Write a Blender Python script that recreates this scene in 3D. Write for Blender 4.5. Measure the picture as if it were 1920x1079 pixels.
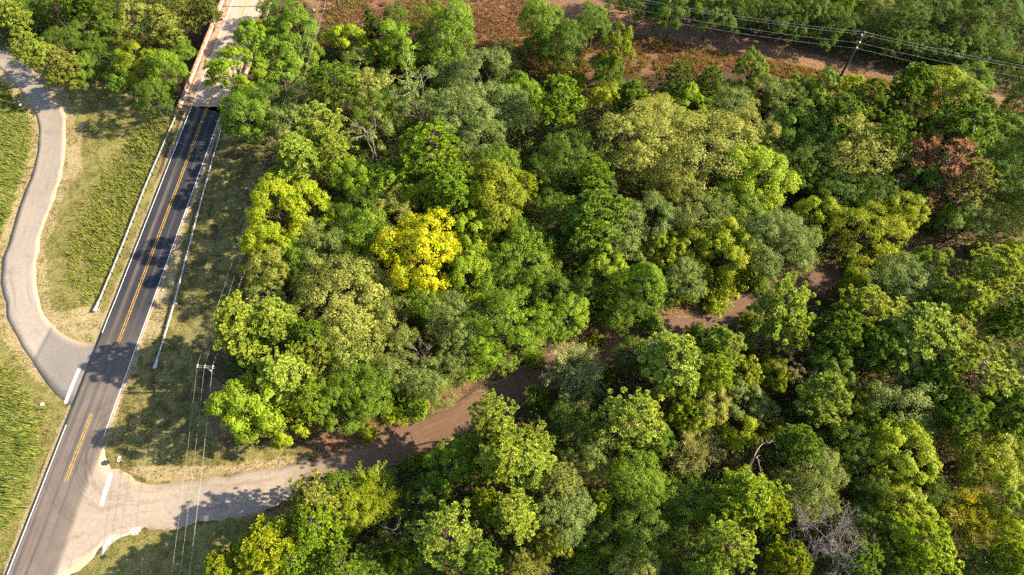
import bpy, bmesh, math, random
import numpy as np
from mathutils import Vector, Matrix

# ---------------------------------------------------------------- camera, sky, sun, exposure
scene = bpy.context.scene
for o in list(bpy.data.objects):
    bpy.data.objects.remove(o)
C = scene.collection
CAM_H = 115.0
cam_data = bpy.data.cameras.new('camera')
cam_data.sensor_width = 36.0
cam_data.lens = 36.0 * 1300.0 / 1920.0
cam_data.clip_start = 0.5
cam_data.clip_end = 3000.0
cam = bpy.data.objects.new('camera', cam_data)
cam.location = (0, 0, CAM_H)
cam.rotation_euler = (math.radians(90 - 61.4), 0, 0)
C.objects.link(cam)
scene.camera = cam

SUN_EL = math.radians(32.0)
SUN_AZ = math.radians(2.0)          # direction towards the sun, measured from +X to +Y
world = bpy.data.worlds.new('World')
scene.world = world
world.use_nodes = True
wn = world.node_tree
sky = wn.nodes.new('ShaderNodeTexSky')
sky.sky_type = 'NISHITA'
sky.sun_disc = False
sky.sun_elevation = SUN_EL
sky.sun_rotation = math.radians(90) - SUN_AZ   # Nishita rotation runs clockwise from +Y
bg = wn.nodes['Background']
wn.links.new(sky.outputs[0], bg.inputs[0])
bg.inputs[1].default_value = 0.095
sun_data = bpy.data.lights.new('sun', 'SUN')
sun_data.energy = 4.6
sun_data.angle = math.radians(0.55)
sun_data.color = (1.0, 0.88, 0.66)
sun = bpy.data.objects.new('sun', sun_data)
to_sun = Vector((math.cos(SUN_EL) * math.cos(SUN_AZ), math.cos(SUN_EL) * math.sin(SUN_AZ), math.sin(SUN_EL)))
sun.rotation_euler = to_sun.to_track_quat('Z', 'Y').to_euler()
sun.location = (0, 0, 200)
C.objects.link(sun)
vs = scene.view_settings
vs.view_transform = 'Standard'
vs.look = 'None'
vs.gamma = 1.0
vs.exposure = 1.80
vs.use_curve_mapping = False
scene.cycles.max_bounces = 4
scene.cycles.diffuse_bounces = 2
scene.cycles.transmission_bounces = 2
scene.cycles.use_denoising = False
scene.cycles.use_adaptive_sampling = True
scene.cycles.adaptive_threshold = 0.04

random.seed(7)
RNG = np.random.default_rng(11)

# ---------------------------------------------------------------- measured layout (metres)
ROAD_X108 = -67.05
ROAD_SLOPE = 0.0742
RC = 1.00275
CREEK = [(-149.43, 138.92), (-89.78, 132.48), (-65.24, 129.79), (-45.05, 128.9), (-27.06, 123.16), (-7.31, 119.77), (15.58, 114.49), (27.49, 113.68), (51.82, 108.91), (80.59, 106.27), (108.73, 103.21), (152.94, 99.03)]
JOINT_Y = (108.44, 106.11)
BRIDGE_JOINT = 140.24
DECK_L = -6.15
DECK_R = 6.15
YELLOW_RUNS = [(50.48, 106.84), (26.42, 38.1)]
RIGHT_RUN = (34.17,)
LEFT_RUN = (60.37, 36.03)
LEFT_CURVE_Y = [57.58, 55.28, 53.23]
STOP_SIDE = [(-76.8, 46.25), (-77.09, 43.15), (-77.28, 39.83)]
STOP_DIRT = [(-66.06, 27.98), (-66.19, 25.3), (-66.21, 22.6)]
SIDE_OUT = [(-74.36, 38.39), (-79.13, 41.28), (-83.65, 45.5), (-87.79, 49.98), (-91.72, 54.68), (-94.65, 59.21), (-96.76, 63.76), (-98.65, 69.9), (-100.12, 77.87), (-100.83, 85.46), (-101.54, 92.16), (-102.42, 97.83), (-104.48, 104.67), (-107.09, 109.23), (-110.28, 113.25), (-115.03, 118.0), (-120.06, 122.81), (-135.82, 137.17), (-154.99, 148.78)]
SIDE_IN = [(-71.19, 54.63), (-73.75, 52.27), (-75.83, 51.42), (-79.32, 51.83), (-83.31, 54.0), (-86.95, 57.54), (-89.62, 62.18), (-91.58, 67.45), (-93.39, 73.96), (-94.06, 79.39), (-94.27, 85.5), (-95.24, 92.18), (-96.78, 99.31), (-98.39, 105.35), (-100.49, 109.31), (-103.71, 113.11), (-109.8, 120.04), (-119.95, 129.46), (-128.06, 135.88), (-135.11, 140.75), (-158.57, 156.42)]
SIDE_MID = [(-76.62, 45.95), (-80.45, 47.5), (-85.2, 51.59), (-90.17, 56.96), (-93.64, 63.84), (-96.2, 71.91), (-97.41, 82.01), (-98.21, 91.51), (-99.7, 99.34), (-101.95, 106.26), (-105.08, 111.59), (-111.45, 118.09), (-123.39, 129.02), (-136.44, 139.79)]
SIDE_POLY = [(-74.36, 38.39), (-79.13, 41.28), (-83.65, 45.5), (-87.79, 49.98), (-91.72, 54.68), (-94.65, 59.21), (-96.76, 63.76), (-98.65, 69.9), (-100.12, 77.87), (-100.83, 85.46), (-101.54, 92.16), (-102.42, 97.83), (-104.48, 104.67), (-107.09, 109.23), (-110.28, 113.25), (-115.03, 118.0), (-120.06, 122.81), (-135.82, 137.17), (-154.99, 148.78), (-158.57, 156.42), (-135.11, 140.75), (-128.06, 135.88), (-119.95, 129.46), (-109.8, 120.04), (-103.71, 113.11), (-100.49, 109.31), (-98.39, 105.35), (-96.78, 99.31), (-95.24, 92.18), (-94.27, 85.5), (-94.06, 79.39), (-93.39, 73.96), (-91.58, 67.45), (-89.62, 62.18), (-86.95, 57.54), (-83.31, 54.0), (-79.32, 51.83), (-75.83, 51.42), (-73.75, 52.27), (-71.19, 54.63)]
PATCH_Y = 13.5
DIRT_UP = [(-70.85, 35.75), (-67.88, 31.62), (-66.05, 29.21), (-64.58, 27.79), (-62.1, 26.75), (-57.72, 26.36), (-53.4, 26.54), (-49.02, 26.92), (-44.73, 27.59), (-40.54, 28.49), (-37.15, 29.15), (-32.0, 30.45), (-27.67, 31.84), (-23.41, 33.7), (-18.22, 36.1), (-12.88, 38.79), (-7.44, 41.67), (-1.89, 44.95), (3.82, 48.12), (9.61, 50.07), (15.47, 50.96), (21.37, 52.29), (28.51, 55.95), (35.77, 58.47), (44.06, 61.4), (51.77, 64.73), (58.27, 67.16), (65.95, 69.33), (74.86, 71.5), (83.57, 72.76), (93.45, 73.59), (104.24, 74.72), (131.47, 77.1)]
DIRT_LOW = [(-72.6, 6.92), (-69.69, 11.22), (-66.87, 13.29), (-64.63, 15.62), (-62.27, 17.75), (-59.41, 18.97), (-55.88, 18.98), (-51.79, 19.62), (-47.61, 20.4), (-43.42, 21.1), (-39.35, 22.03), (-34.54, 23.75), (-29.57, 25.68), (-22.83, 28.01), (-17.72, 29.58), (-11.64, 32.26), (-7.23, 34.61), (-0.92, 38.11), (4.65, 41.1), (11.28, 44.0), (18.06, 46.42), (26.0, 50.42), (33.03, 52.57), (43.17, 55.67), (51.82, 59.61), (60.37, 62.57), (69.15, 65.2), (77.82, 67.09), (86.39, 68.29), (97.11, 69.51), (103.34, 69.89), (129.23, 71.94)]
DIRT_POLY = [(-70.85, 35.75), (-67.88, 31.62), (-66.05, 29.21), (-64.58, 27.79), (-62.1, 26.75), (-57.72, 26.36), (-53.4, 26.54), (-49.02, 26.92), (-44.73, 27.59), (-40.54, 28.49), (-37.15, 29.15), (-32.0, 30.45), (-27.67, 31.84), (-23.41, 33.7), (-18.22, 36.1), (-12.88, 38.79), (-7.44, 41.67), (-1.89, 44.95), (3.82, 48.12), (9.61, 50.07), (15.47, 50.96), (21.37, 52.29), (28.51, 55.95), (35.77, 58.47), (44.06, 61.4), (51.77, 64.73), (58.27, 67.16), (65.95, 69.33), (74.86, 71.5), (83.57, 72.76), (93.45, 73.59), (104.24, 74.72), (131.47, 77.1), (129.23, 71.94), (103.34, 69.89), (97.11, 69.51), (86.39, 68.29), (77.82, 67.09), (69.15, 65.2), (60.37, 62.57), (51.82, 59.61), (43.17, 55.67), (33.03, 52.57), (26.0, 50.42), (18.06, 46.42), (11.28, 44.0), (4.65, 41.1), (-0.92, 38.11), (-7.23, 34.61), (-11.64, 32.26), (-17.72, 29.58), (-22.83, 28.01), (-29.57, 25.68), (-34.54, 23.75), (-39.35, 22.03), (-43.42, 21.1), (-47.61, 20.4), (-51.79, 19.62), (-55.88, 18.98), (-59.41, 18.97), (-62.27, 17.75), (-64.63, 15.62), (-66.87, 13.29), (-69.69, 11.22), (-72.6, 6.92)]
TYRE_ARCS = [(-62.25, 31.18, 3.0, 9.0, 0.75), (-63.8, 33.0, 6.5, 13.5, 0.5), (-55.06, 15.99, 8.0, 15.0, 0.4)]
APRON = [(-64.08, 15.22), (-64.1, 16.96), (-63.08, 18.16), (-61.16, 18.32), (-60.15, 19.21), (-59.04, 19.46), (-58.83, 18.72), (-60.11, 17.34), (-61.48, 16.3), (-62.92, 15.13)]
PIPE = (-63.45, 14.9)
RAIL_LEFT = [(-72.94, 105.1), (-73.89, 95.62), (-74.76, 86.55), (-75.69, 71.76), (-76.72, 59.72)]
RAIL_RIGHT = [(-62.47, 101.48), (-62.72, 85.87), (-62.77, 70.54), (-62.8, 58.72), (-63.2, 48.49)]
STOP_SIGN = (-64.25, 29.65)
ROAD_SIGN = (-80.69, 26.68)
MARKER_POST = (-77.44, 82.86)
DELINEATOR = (-62.21, 58.92)
POLE_ROAD = (-49.38, 42.32, 11.0)
POLE_NEXT = (-42.15, 140.24, 11.0)
POLE_PREV = (-44.0, -19.45, 11.0)
POLE_NEXT2 = (-37.01, 210.05, 11.0)
ARM_SHIFT = -0.15
WIRE_OFF = [-1.35, -0.15, 1.15, 0.45]
POLE_BIG = (75.31, 118.63, 13.0)
CLEAR_DIR = (0.9678, -0.2519)
BIG_WIRES = [(0.0, 13.1, 'topmost thin wire over the reddish clearing'), (-0.95, 11.7, 'second wire from the top over the reddish clearing, on the woods side'), (0.75, 10.8, 'third wire from the top over the reddish clearing'), (0.75, 9.3, 'lowest of the four wires over the reddish clearing')]
BIG_DROP = 0.0
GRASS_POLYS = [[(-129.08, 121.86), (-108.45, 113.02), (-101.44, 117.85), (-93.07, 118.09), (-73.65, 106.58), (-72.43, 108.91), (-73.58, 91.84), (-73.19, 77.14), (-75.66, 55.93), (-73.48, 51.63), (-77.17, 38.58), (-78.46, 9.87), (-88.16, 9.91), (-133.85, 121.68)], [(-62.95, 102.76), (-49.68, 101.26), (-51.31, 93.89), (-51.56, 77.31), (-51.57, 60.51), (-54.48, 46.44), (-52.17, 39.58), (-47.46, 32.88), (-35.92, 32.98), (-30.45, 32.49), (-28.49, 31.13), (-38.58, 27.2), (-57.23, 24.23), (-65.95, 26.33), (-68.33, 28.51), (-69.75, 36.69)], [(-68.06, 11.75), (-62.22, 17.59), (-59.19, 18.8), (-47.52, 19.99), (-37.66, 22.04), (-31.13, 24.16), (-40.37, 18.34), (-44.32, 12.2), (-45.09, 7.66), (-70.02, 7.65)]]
STRAW_POLYS = [[(-85.25, 56.96), (-81.88, 57.45), (-78.53, 59.2), (-74.49, 57.02), (-74.22, 52.91), (-78.31, 51.63), (-82.78, 53.9)], [(-64.58, 27.79), (-61.87, 29.2), (-47.61, 28.9), (-35.66, 31.01), (-26.85, 32.48), (-40.48, 28.14), (-57.66, 26.1)], [(-97.51, 103.75), (-94.38, 105.99), (-92.85, 96.45), (-90.26, 91.95), (-92.8, 86.16), (-95.71, 95.09)], [(-66.71, 51.63), (-65.93, 60.37), (-65.38, 70.92), (-64.7, 77.14), (-64.38, 73.37), (-64.13, 60.37), (-64.74, 49.54)]]
SOIL_POLYS = [[(7.7, 50.55), (9.72, 53.2), (21.59, 55.43), (28.85, 59.25), (35.01, 60.45), (44.32, 63.08), (59.72, 69.45), (68.15, 69.65), (54.44, 62.7), (28.29, 53.81), (18.3, 49.74)], [(-35.86, 32.53), (-23.84, 38.51), (-12.21, 44.8), (-3.79, 46.48), (-9.26, 40.49), (-23.34, 32.97), (-31.91, 29.83)], [(65.46, 67.2), (71.11, 73.29), (88.91, 76.05), (98.95, 74.7), (97.62, 70.96), (76.2, 68.55)], [(-54.01, 41.55), (-52.86, 45.44), (-48.56, 42.49), (-46.56, 32.88), (-50.59, 34.76)], [(-55.57, 152.64), (-46.49, 135.86), (-41.02, 132.03), (-30.77, 134.3), (-15.3, 133.05), (-7.56, 126.54), (4.98, 121.19), (15.99, 118.04), (28.42, 120.22), (35.67, 118.62), (54.07, 120.12), (59.77, 117.09), (72.78, 114.3), (83.3, 114.29), (95.04, 110.72), (112.88, 106.3), (126.26, 100.22), (126.13, 107.42), (114.99, 111.29), (96.17, 117.39), (79.34, 122.8), (60.62, 129.55), (43.51, 134.63), (24.95, 142.76), (12.0, 148.53), (-1.35, 154.25)]]
SCRUB_POLYS = [[(-48.45, 152.22), (-45.17, 135.78), (-41.02, 132.03), (-30.77, 134.3), (-15.3, 133.05), (-7.56, 126.54), (4.98, 121.19), (16.01, 118.72), (28.42, 120.22), (35.67, 118.62), (54.07, 120.12), (59.77, 117.09), (72.78, 114.3), (83.3, 114.29), (95.04, 110.72), (112.88, 106.3), (126.26, 100.22), (126.54, 104.63), (112.36, 108.44), (83.98, 117.36), (60.71, 123.28), (36.61, 130.05), (24.29, 133.39), (11.65, 137.9), (2.69, 152.32), (-21.65, 153.61), (-35.17, 153.59)]]
LEAF_POLYS = [[(7.7, 50.55), (9.72, 53.2), (21.59, 55.43), (28.85, 59.25), (35.01, 60.45), (44.32, 63.08), (59.72, 69.45), (68.15, 69.65), (54.44, 62.7), (28.29, 53.81), (18.3, 49.74)], [(-35.86, 32.53), (-23.84, 38.51), (-12.21, 44.8), (-3.79, 46.48), (-9.26, 40.49), (-23.34, 32.97), (-31.91, 29.83)], [(65.46, 67.2), (71.11, 73.29), (88.91, 76.05), (98.95, 74.7), (97.62, 70.96), (76.2, 68.55)]]
WEEDS_A = [[(-129.61, 120.12), (-115.18, 115.31), (-107.76, 107.67), (-104.44, 99.96), (-103.54, 89.86), (-101.78, 80.47), (-101.73, 75.2), (-109.32, 70.23)], [(-99.58, 46.9), (-89.88, 46.37), (-84.52, 41.45), (-80.99, 36.7), (-79.35, 31.18), (-79.07, 25.04), (-79.66, 19.22), (-88.16, 16.83)]]
WEEDS_B = [[(-74.54, 106.31), (-73.46, 104.73), (-75.49, 87.02), (-77.6, 60.35), (-79.73, 60.05), (-84.92, 65.03), (-86.63, 77.78), (-85.72, 90.34), (-83.45, 99.55), (-79.14, 107.67)]]
FOREST_POLYS = [[(-48.8, 102.86), (-55.57, 152.64), (-43.55, 131.95), (-7.56, 125.85), (17.22, 117.53), (53.67, 116.54), (113.15, 105.51), (126.26, 100.22), (112.69, 77.31), (77.33, 73.24), (60.51, 68.28), (28.62, 57.04), (9.7, 52.67), (-5.68, 46.43), (-16.56, 38.62), (-30.7, 34.75), (-44.4, 35.66), (-51.16, 46.44), (-50.72, 69.83), (-49.92, 89.44)], [(-34.4, 22.9), (-22.74, 27.13), (-7.19, 33.41), (11.23, 42.99), (32.84, 51.15), (53.63, 58.71), (75.57, 66.19), (109.22, 68.6), (84.82, 6.9), (-43.3, 6.92), (-40.94, 16.75)], [(-150.7, 154.76), (-75.61, 153.9), (-77.15, 134.13), (-74.41, 109.74), (-88.97, 115.92), (-103.69, 117.09), (-147.68, 145.81)], [(12.18, 154.2), (25.08, 144.69), (60.95, 131.37), (96.64, 119.03), (126.29, 108.61), (143.59, 154.41)]]
AVOID_UNDER = []
TRACK = [(-34.92, 150.74), (-7.82, 140.57), (11.55, 134.46), (24.17, 131.8), (42.94, 130.1), (60.12, 126.82), (79.05, 121.49), (95.82, 116.11), (114.77, 110.03), (125.49, 104.8)]
LITTER = [
    (-110.14, 110.26, 0.9, 0.6, 'discarded_box', 'white box lying in the weeds beside the side road bend'),
    (-104.31, 119.47, 0.6, 0.4, 'litter_bag', 'small white bag at the wood edge by the side road'),
    (-81.19, 39.63, 0.9, 0.7, 'litter_bag', 'white plastic bag in the grass beside the highway stop bar'),
    (-65.74, 62.07, 0.3, 0.25, 'paper_scrap', 'tiny white scrap between the highway edge and the flared guardrail'),
    (-48.61, 141.02, 0.6, 0.5, 'litter_bag', 'pale bag on the red soil near the roadside wires'),
    (-74.31, 110.85, 0.4, 0.3, 'paper_scrap', 'white scrap in the shade below the bridge parapet'),
    (-59.23, 29.76, 0.35, 0.25, 'paper_scrap', 'white scrap on the grass beside the dirt road mouth'),
    (-107.8, 107.05, 0.5, 0.4, 'stone', 'pale stone on the bare strip beside the side road'),
]
SNAGS = [
    ('broken_trunk', "dark standing dead trunk in the gap of the big wood's middle", (13.48, 86.65), 8.0, 0.28, (0.1, 0.1), [], 1, 'bark'),
    ('broken_trunk', "snapped trunk with pale curved limb near the wood's lower highway corner", (-30.59, 43.1), 8.5, 0.42, (0, 0), [(0.97, -1, -0.15, 0.05, 4.2), (0.85, -0.8, -0.6, 0.1, 3.0)], 2, 'grey_bark'),
    ('broken_trunk', 'snapped trunk with two pale limbs in the dark gap of the lower wood', (35.71, 27.01), 13.0, 0.24, (0, 0), [(0.98, 1, 0.8, 0.15, 3.2), (0.97, 0.35, -1, -0.1, 2.2)], 3, 'grey_bark'),
    ('broken_trunk', 'leaning pale trunk in the dark woods behind the lowest clearing wires', (107.04, 122.16), 9.0, 0.22, (1.0, 0.4), [], 4, 'grey_bark'),
    ('broken_trunk', 'leaning pale trunk at the top of the woods behind the clearing pole', (77.64, 138.88), 8.0, 0.2, (1.2, 0.6), [], 5, 'grey_bark'),
    ('broken_trunk', "pale many-limbed dead trunk above the big wood's bright pines", (-29.18, 92.45), 11.5, 0.16, (0, 0), [(0.98, -1, 0.5, 0.5, 2.6), (0.95, 1, 0.4, 0.4, 2.4), (0.9, -0.5, -1, 0.3, 2.4)], 6, 'pale_bark'),
    ('broken_trunk', 'pale dead limbs showing in the grey-green crowns near the creek', (-18.95, 107.47), 11.5, 0.15, (0, 0), [(0.98, -1, 0.3, 0.5, 2.6), (0.95, 1, 0.5, 0.4, 2.2)], 7, 'pale_bark'),
    ('broken_trunk', 'pale dead limbs beside the feathery tree nearest the junction', (-17.25, 17.24), 10.5, 0.12, (0, 0), [(0.98, -1, 0.3, 0.5, 1.8), (0.95, 0.6, 0.9, 0.4, 1.8)], 8, 'pale_bark'),
]
TREES = [
    (-116.69, 133.16, 8.5, 16.23, 'pine', (0.275, 0.33, 0.038), 'pale green pine between the bridge and side road, nearest the highway', 'trees between the bridge and side road', 'pine tree'),
    (-104.16, 117.35, 7.99, 15.79, 'pine', (0.275, 0.33, 0.038), 'pale green pine between the bridge and side road, farthest from the highway', 'trees between the bridge and side road', 'pine tree'),
    (-110.3, 138.07, 8.81, 10.61, 'round', (0.096, 0.15, 0.013), 'dark green dense-crowned tree between the bridge and side road, nearest the highway', 'trees between the bridge and side road', 'tree'),
    (-103.16, 125.31, 8.39, 10.29, 'round', (0.096, 0.15, 0.013), 'dark green dense-crowned tree between the bridge and side road, second from the highway', 'trees between the bridge and side road', 'tree'),
    (-91.26, 119.49, 7.86, 9.9, 'round', (0.096, 0.15, 0.013), 'dark green dense-crowned tree between the bridge and side road, farthest from the highway', 'trees between the bridge and side road', 'tree'),
    (-102.45, 134.8, 7.45, 15.33, 'pine', (0.14, 0.212, 0.014), 'mid green pine between the bridge and side road, nearest the highway', 'trees between the bridge and side road', 'pine tree'),
    (-96.31, 135.66, 7.42, 15.31, 'pine', (0.14, 0.212, 0.014), 'mid green pine between the bridge and side road, farthest from the highway', 'trees between the bridge and side road', 'pine tree'),
    (-99.11, 130.07, 8.93, 11.2, 'oak', (0.096, 0.15, 0.013), 'dark green rounded tree between the bridge and side road', 'trees between the bridge and side road', 'tree'),
    (-93.52, 112.35, 6.79, 10.43, 'gum', (0.14, 0.212, 0.014), 'small mid green leafy tree between the bridge and side road, nearest the highway', 'trees between the bridge and side road', 'tree'),
    (-84.96, 111.46, 6.27, 10.01, 'gum', (0.14, 0.212, 0.014), 'small mid green leafy tree between the bridge and side road, farthest from the highway', 'trees between the bridge and side road', 'tree'),
    (-102.64, 117.75, 6.72, 10.37, 'gum', (0.275, 0.33, 0.038), 'small pale green leafy tree between the bridge and side road', 'trees between the bridge and side road', 'tree'),
    (-94.83, 111.08, 6.54, 14.56, 'pine', (0.255, 0.265, 0.046), 'small olive pine between the bridge and side road, nearest the highway', 'trees between the bridge and side road', 'pine tree'),
    (-70.63, 132.85, 6.3, 14.36, 'pine', (0.255, 0.265, 0.046), 'small olive pine between the bridge and side road, farthest from the highway', 'trees between the bridge and side road', 'pine tree'),
    (-95.53, 133.67, 8.37, 10.78, 'oak', (0.14, 0.212, 0.014), 'mid green rounded tree between the bridge and side road', 'trees between the bridge and side road', 'tree'),
    (-89.62, 135.02, 9.37, 11.53, 'oak', (0.255, 0.265, 0.046), 'olive rounded tree between the bridge and side road', 'trees between the bridge and side road', 'tree'),
    (-74.96, 119.9, 8.92, 16.58, 'pine', (0.255, 0.265, 0.046), 'olive pine between the bridge and side road, nearest the highway', 'trees between the bridge and side road', 'pine tree'),
    (-74.61, 132.43, 7.93, 15.74, 'pine', (0.255, 0.265, 0.046), 'olive pine between the bridge and side road, farthest from the highway', 'trees between the bridge and side road', 'pine tree'),
    (-115.7, 136.94, 6.73, 9.55, 'oak', (0.14, 0.212, 0.014), 'small mid green rounded tree between the bridge and side road, nearest the highway', 'trees between the bridge and side road', 'tree'),
    (-73.46, 119.01, 6.71, 9.53, 'oak', (0.14, 0.212, 0.014), 'small mid green rounded tree between the bridge and side road, farthest from the highway', 'trees between the bridge and side road', 'tree'),
    (-80.61, 115.21, 9.41, 12.53, 'gum', (0.215, 0.248, 0.01), 'mossy green leafy tree between the bridge and side road', 'trees between the bridge and side road', 'tree'),
    (-72.75, 111.27, 7.81, 11.24, 'gum', (0.14, 0.212, 0.014), 'mid green leafy tree between the bridge and side road', 'trees between the bridge and side road', 'tree'),
    (-117.25, 138.73, 6.56, 9.42, 'oak', (0.096, 0.15, 0.013), 'small dark green rounded tree between the bridge and side road, nearest the highway', 'trees between the bridge and side road', 'tree'),
    (-74.79, 103.61, 6.88, 9.66, 'oak', (0.096, 0.15, 0.013), 'small dark green rounded tree between the bridge and side road, farthest from the highway', 'trees between the bridge and side road', 'tree'),
    (-76.76, 111.29, 4.8, 2.96, 'shrub', (0.14, 0.212, 0.014), 'small mid green bush between the bridge and side road', 'bushes between the bridge and side road', 'bush'),
    (-104.27, 117.44, 4.78, 2.95, 'shrub', (0.255, 0.3, 0.008), 'small yellow-green bush between the bridge and side road', 'bushes between the bridge and side road', 'bush'),
    (-59.65, 125.93, 8.32, 11.66, 'gum', (0.185, 0.275, 0.012), 'bright green leafy tree beside the bridge, nearest the highway', 'trees beside the bridge', 'tree'),
    (-58.35, 110.24, 10.95, 13.76, 'gum', (0.185, 0.275, 0.012), 'bright green leafy tree beside the bridge, farthest from the highway', 'trees beside the bridge', 'tree'),
    (-57.54, 129.93, 5.62, 9.49, 'gum', (0.255, 0.3, 0.008), 'small yellow-green leafy tree beside the bridge', 'trees beside the bridge', 'tree'),
    (-54.62, 98.13, 9.64, 12.71, 'gum', (0.14, 0.212, 0.014), 'mid green leafy tree beside the bridge, nearest the highway', 'trees beside the bridge', 'tree'),
    (-50.94, 112.64, 10.46, 13.37, 'gum', (0.14, 0.212, 0.014), 'mid green leafy tree beside the bridge, second from the highway', 'trees beside the bridge', 'tree'),
    (-50.82, 128.68, 10.47, 13.37, 'gum', (0.14, 0.212, 0.014), 'mid green leafy tree beside the bridge, farthest from the highway', 'trees beside the bridge', 'tree'),
    (-50.87, 102.74, 9.64, 11.73, 'oak', (0.096, 0.15, 0.013), 'dark green rounded tree beside the bridge', 'trees beside the bridge', 'tree'),
    (-56.57, 133.91, 6.52, 9.39, 'oak', (0.096, 0.15, 0.013), 'small dark green rounded tree beside the bridge, nearest the highway', 'trees beside the bridge', 'tree'),
    (-50.59, 96.47, 5.86, 8.9, 'oak', (0.096, 0.15, 0.013), 'small dark green rounded tree beside the bridge, farthest from the highway', 'trees beside the bridge', 'tree'),
    (-46.29, 97.18, 8.65, 10.99, 'oak', (0.178, 0.22, 0.048), 'grey-green rounded tree beside the bridge, nearest the highway', 'trees beside the bridge', 'tree'),
    (-44.69, 104.3, 8.55, 10.91, 'oak', (0.178, 0.22, 0.048), 'grey-green rounded tree beside the bridge, farthest from the highway', 'trees beside the bridge', 'tree'),
    (-43.76, 92.8, 7.07, 9.3, 'round', (0.096, 0.15, 0.013), 'small dark green dense-crowned tree beside the bridge', 'trees beside the bridge', 'tree'),
    (-55.71, 106.06, 5.72, 9.58, 'gum', (0.185, 0.275, 0.012), 'small bright green leafy tree beside the bridge', 'trees beside the bridge', 'tree'),
    (-45.05, 118.99, 6.74, 10.39, 'gum', (0.14, 0.212, 0.014), 'small mid green leafy tree beside the bridge', 'trees beside the bridge', 'tree'),
    (-37.41, 126.67, 9.43, 12.55, 'gum', (0.245, 0.31, 0.013), 'lime green leafy tree near the creek below the clearing', 'trees near the creek below the clearing', 'tree'),
    (-31.81, 128.27, 5.41, 13.6, 'pine', (0.096, 0.15, 0.013), 'small dark green pine near the creek below the clearing, nearest the highway', 'trees near the creek below the clearing', 'pine tree'),
    (22.96, 96.86, 6.69, 14.69, 'pine', (0.096, 0.15, 0.013), 'small dark green pine near the creek below the clearing, farthest from the highway', 'trees near the creek below the clearing', 'pine tree'),
    (-26.87, 132.03, 5.51, 8.64, 'oak', (0.096, 0.15, 0.013), 'small dark green rounded tree near the creek below the clearing, nearest the highway', 'trees near the creek below the clearing', 'tree'),
    (-24.22, 97.94, 6.99, 9.74, 'oak', (0.096, 0.15, 0.013), 'small dark green rounded tree near the creek below the clearing, second from the highway', 'trees near the creek below the clearing', 'tree'),
    (4.21, 122.88, 6.73, 9.55, 'oak', (0.096, 0.15, 0.013), 'small dark green rounded tree near the creek below the clearing, third from the highway', 'trees near the creek below the clearing', 'tree'),
    (103.33, 106.68, 5.82, 8.86, 'oak', (0.096, 0.15, 0.013), 'small dark green rounded tree near the creek below the clearing, farthest from the highway', 'trees near the creek below the clearing', 'tree'),
    (-35.38, 120.46, 7.39, 10.04, 'oak', (0.178, 0.22, 0.048), 'small grey-green rounded tree near the creek below the clearing', 'trees near the creek below the clearing', 'tree'),
    (-24.5, 124.35, 12.05, 14.64, 'gum', (0.185, 0.275, 0.012), 'broad bright green leafy tree near the creek below the clearing', 'trees near the creek below the clearing', 'tree'),
    (-30.21, 121.76, 6.83, 10.46, 'gum', (0.255, 0.3, 0.008), 'small yellow-green leafy tree near the creek below the clearing, nearest the highway', 'trees near the creek below the clearing', 'tree'),
    (74.9, 110.82, 6.3, 10.0, 'gum', (0.255, 0.3, 0.008), 'small yellow-green leafy tree near the creek below the clearing, farthest from the highway', 'trees near the creek below the clearing', 'tree'),
    (-39.74, 110.11, 7.93, 10.45, 'oak', (0.14, 0.212, 0.014), 'mid green rounded tree near the creek below the clearing, nearest the highway', 'trees near the creek below the clearing', 'tree'),
    (-28.74, 101.24, 9.15, 11.36, 'oak', (0.14, 0.212, 0.014), 'mid green rounded tree near the creek below the clearing, second from the highway', 'trees near the creek below the clearing', 'tree'),
    (-19.39, 129.61, 8.69, 11.02, 'oak', (0.14, 0.212, 0.014), 'mid green rounded tree near the creek below the clearing, third from the highway', 'trees near the creek below the clearing', 'tree'),
    (-2.28, 85.18, 9.28, 11.46, 'oak', (0.14, 0.212, 0.014), 'mid green rounded tree near the creek below the clearing, fourth from the highway', 'trees near the creek below the clearing', 'tree'),
    (5.67, 125.84, 9.55, 15.0, 'oak', (0.14, 0.212, 0.014), 'mid green rounded tree near the creek below the clearing, fifth from the highway', 'trees near the creek below the clearing', 'tree'),
    (18.27, 127.27, 8.72, 11.04, 'oak', (0.14, 0.212, 0.014), 'mid green rounded tree near the creek below the clearing, third farthest from the highway', 'trees near the creek below the clearing', 'tree'),
    (99.46, 110.88, 8.5, 10.88, 'oak', (0.14, 0.212, 0.014), 'mid green rounded tree near the creek below the clearing, second farthest from the highway', 'trees near the creek below the clearing', 'tree'),
    (109.79, 106.32, 8.11, 10.58, 'oak', (0.14, 0.212, 0.014), 'mid green rounded tree near the creek below the clearing, farthest from the highway', 'trees near the creek below the clearing', 'tree'),
    (-12.99, 125.27, 13.84, 15.0, 'oak', (0.14, 0.212, 0.014), 'broad mid green rounded tree near the creek below the clearing', 'trees near the creek below the clearing', 'tree'),
    (-13.97, 121.21, 9.07, 11.3, 'oak', (0.178, 0.22, 0.048), 'grey-green rounded tree near the creek below the clearing, nearest the highway', 'trees near the creek below the clearing', 'tree'),
    (-12.41, 115.02, 9.1, 11.32, 'oak', (0.178, 0.22, 0.048), 'grey-green rounded tree near the creek below the clearing, second from the highway', 'trees near the creek below the clearing', 'tree'),
    (-5.81, 91.12, 11.47, 13.1, 'oak', (0.178, 0.22, 0.048), 'grey-green rounded tree near the creek below the clearing, third from the highway', 'trees near the creek below the clearing', 'tree'),
    (-1.65, 101.5, 10.23, 12.17, 'oak', (0.178, 0.22, 0.048), 'grey-green rounded tree near the creek below the clearing, fourth from the highway', 'trees near the creek below the clearing', 'tree'),
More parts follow.
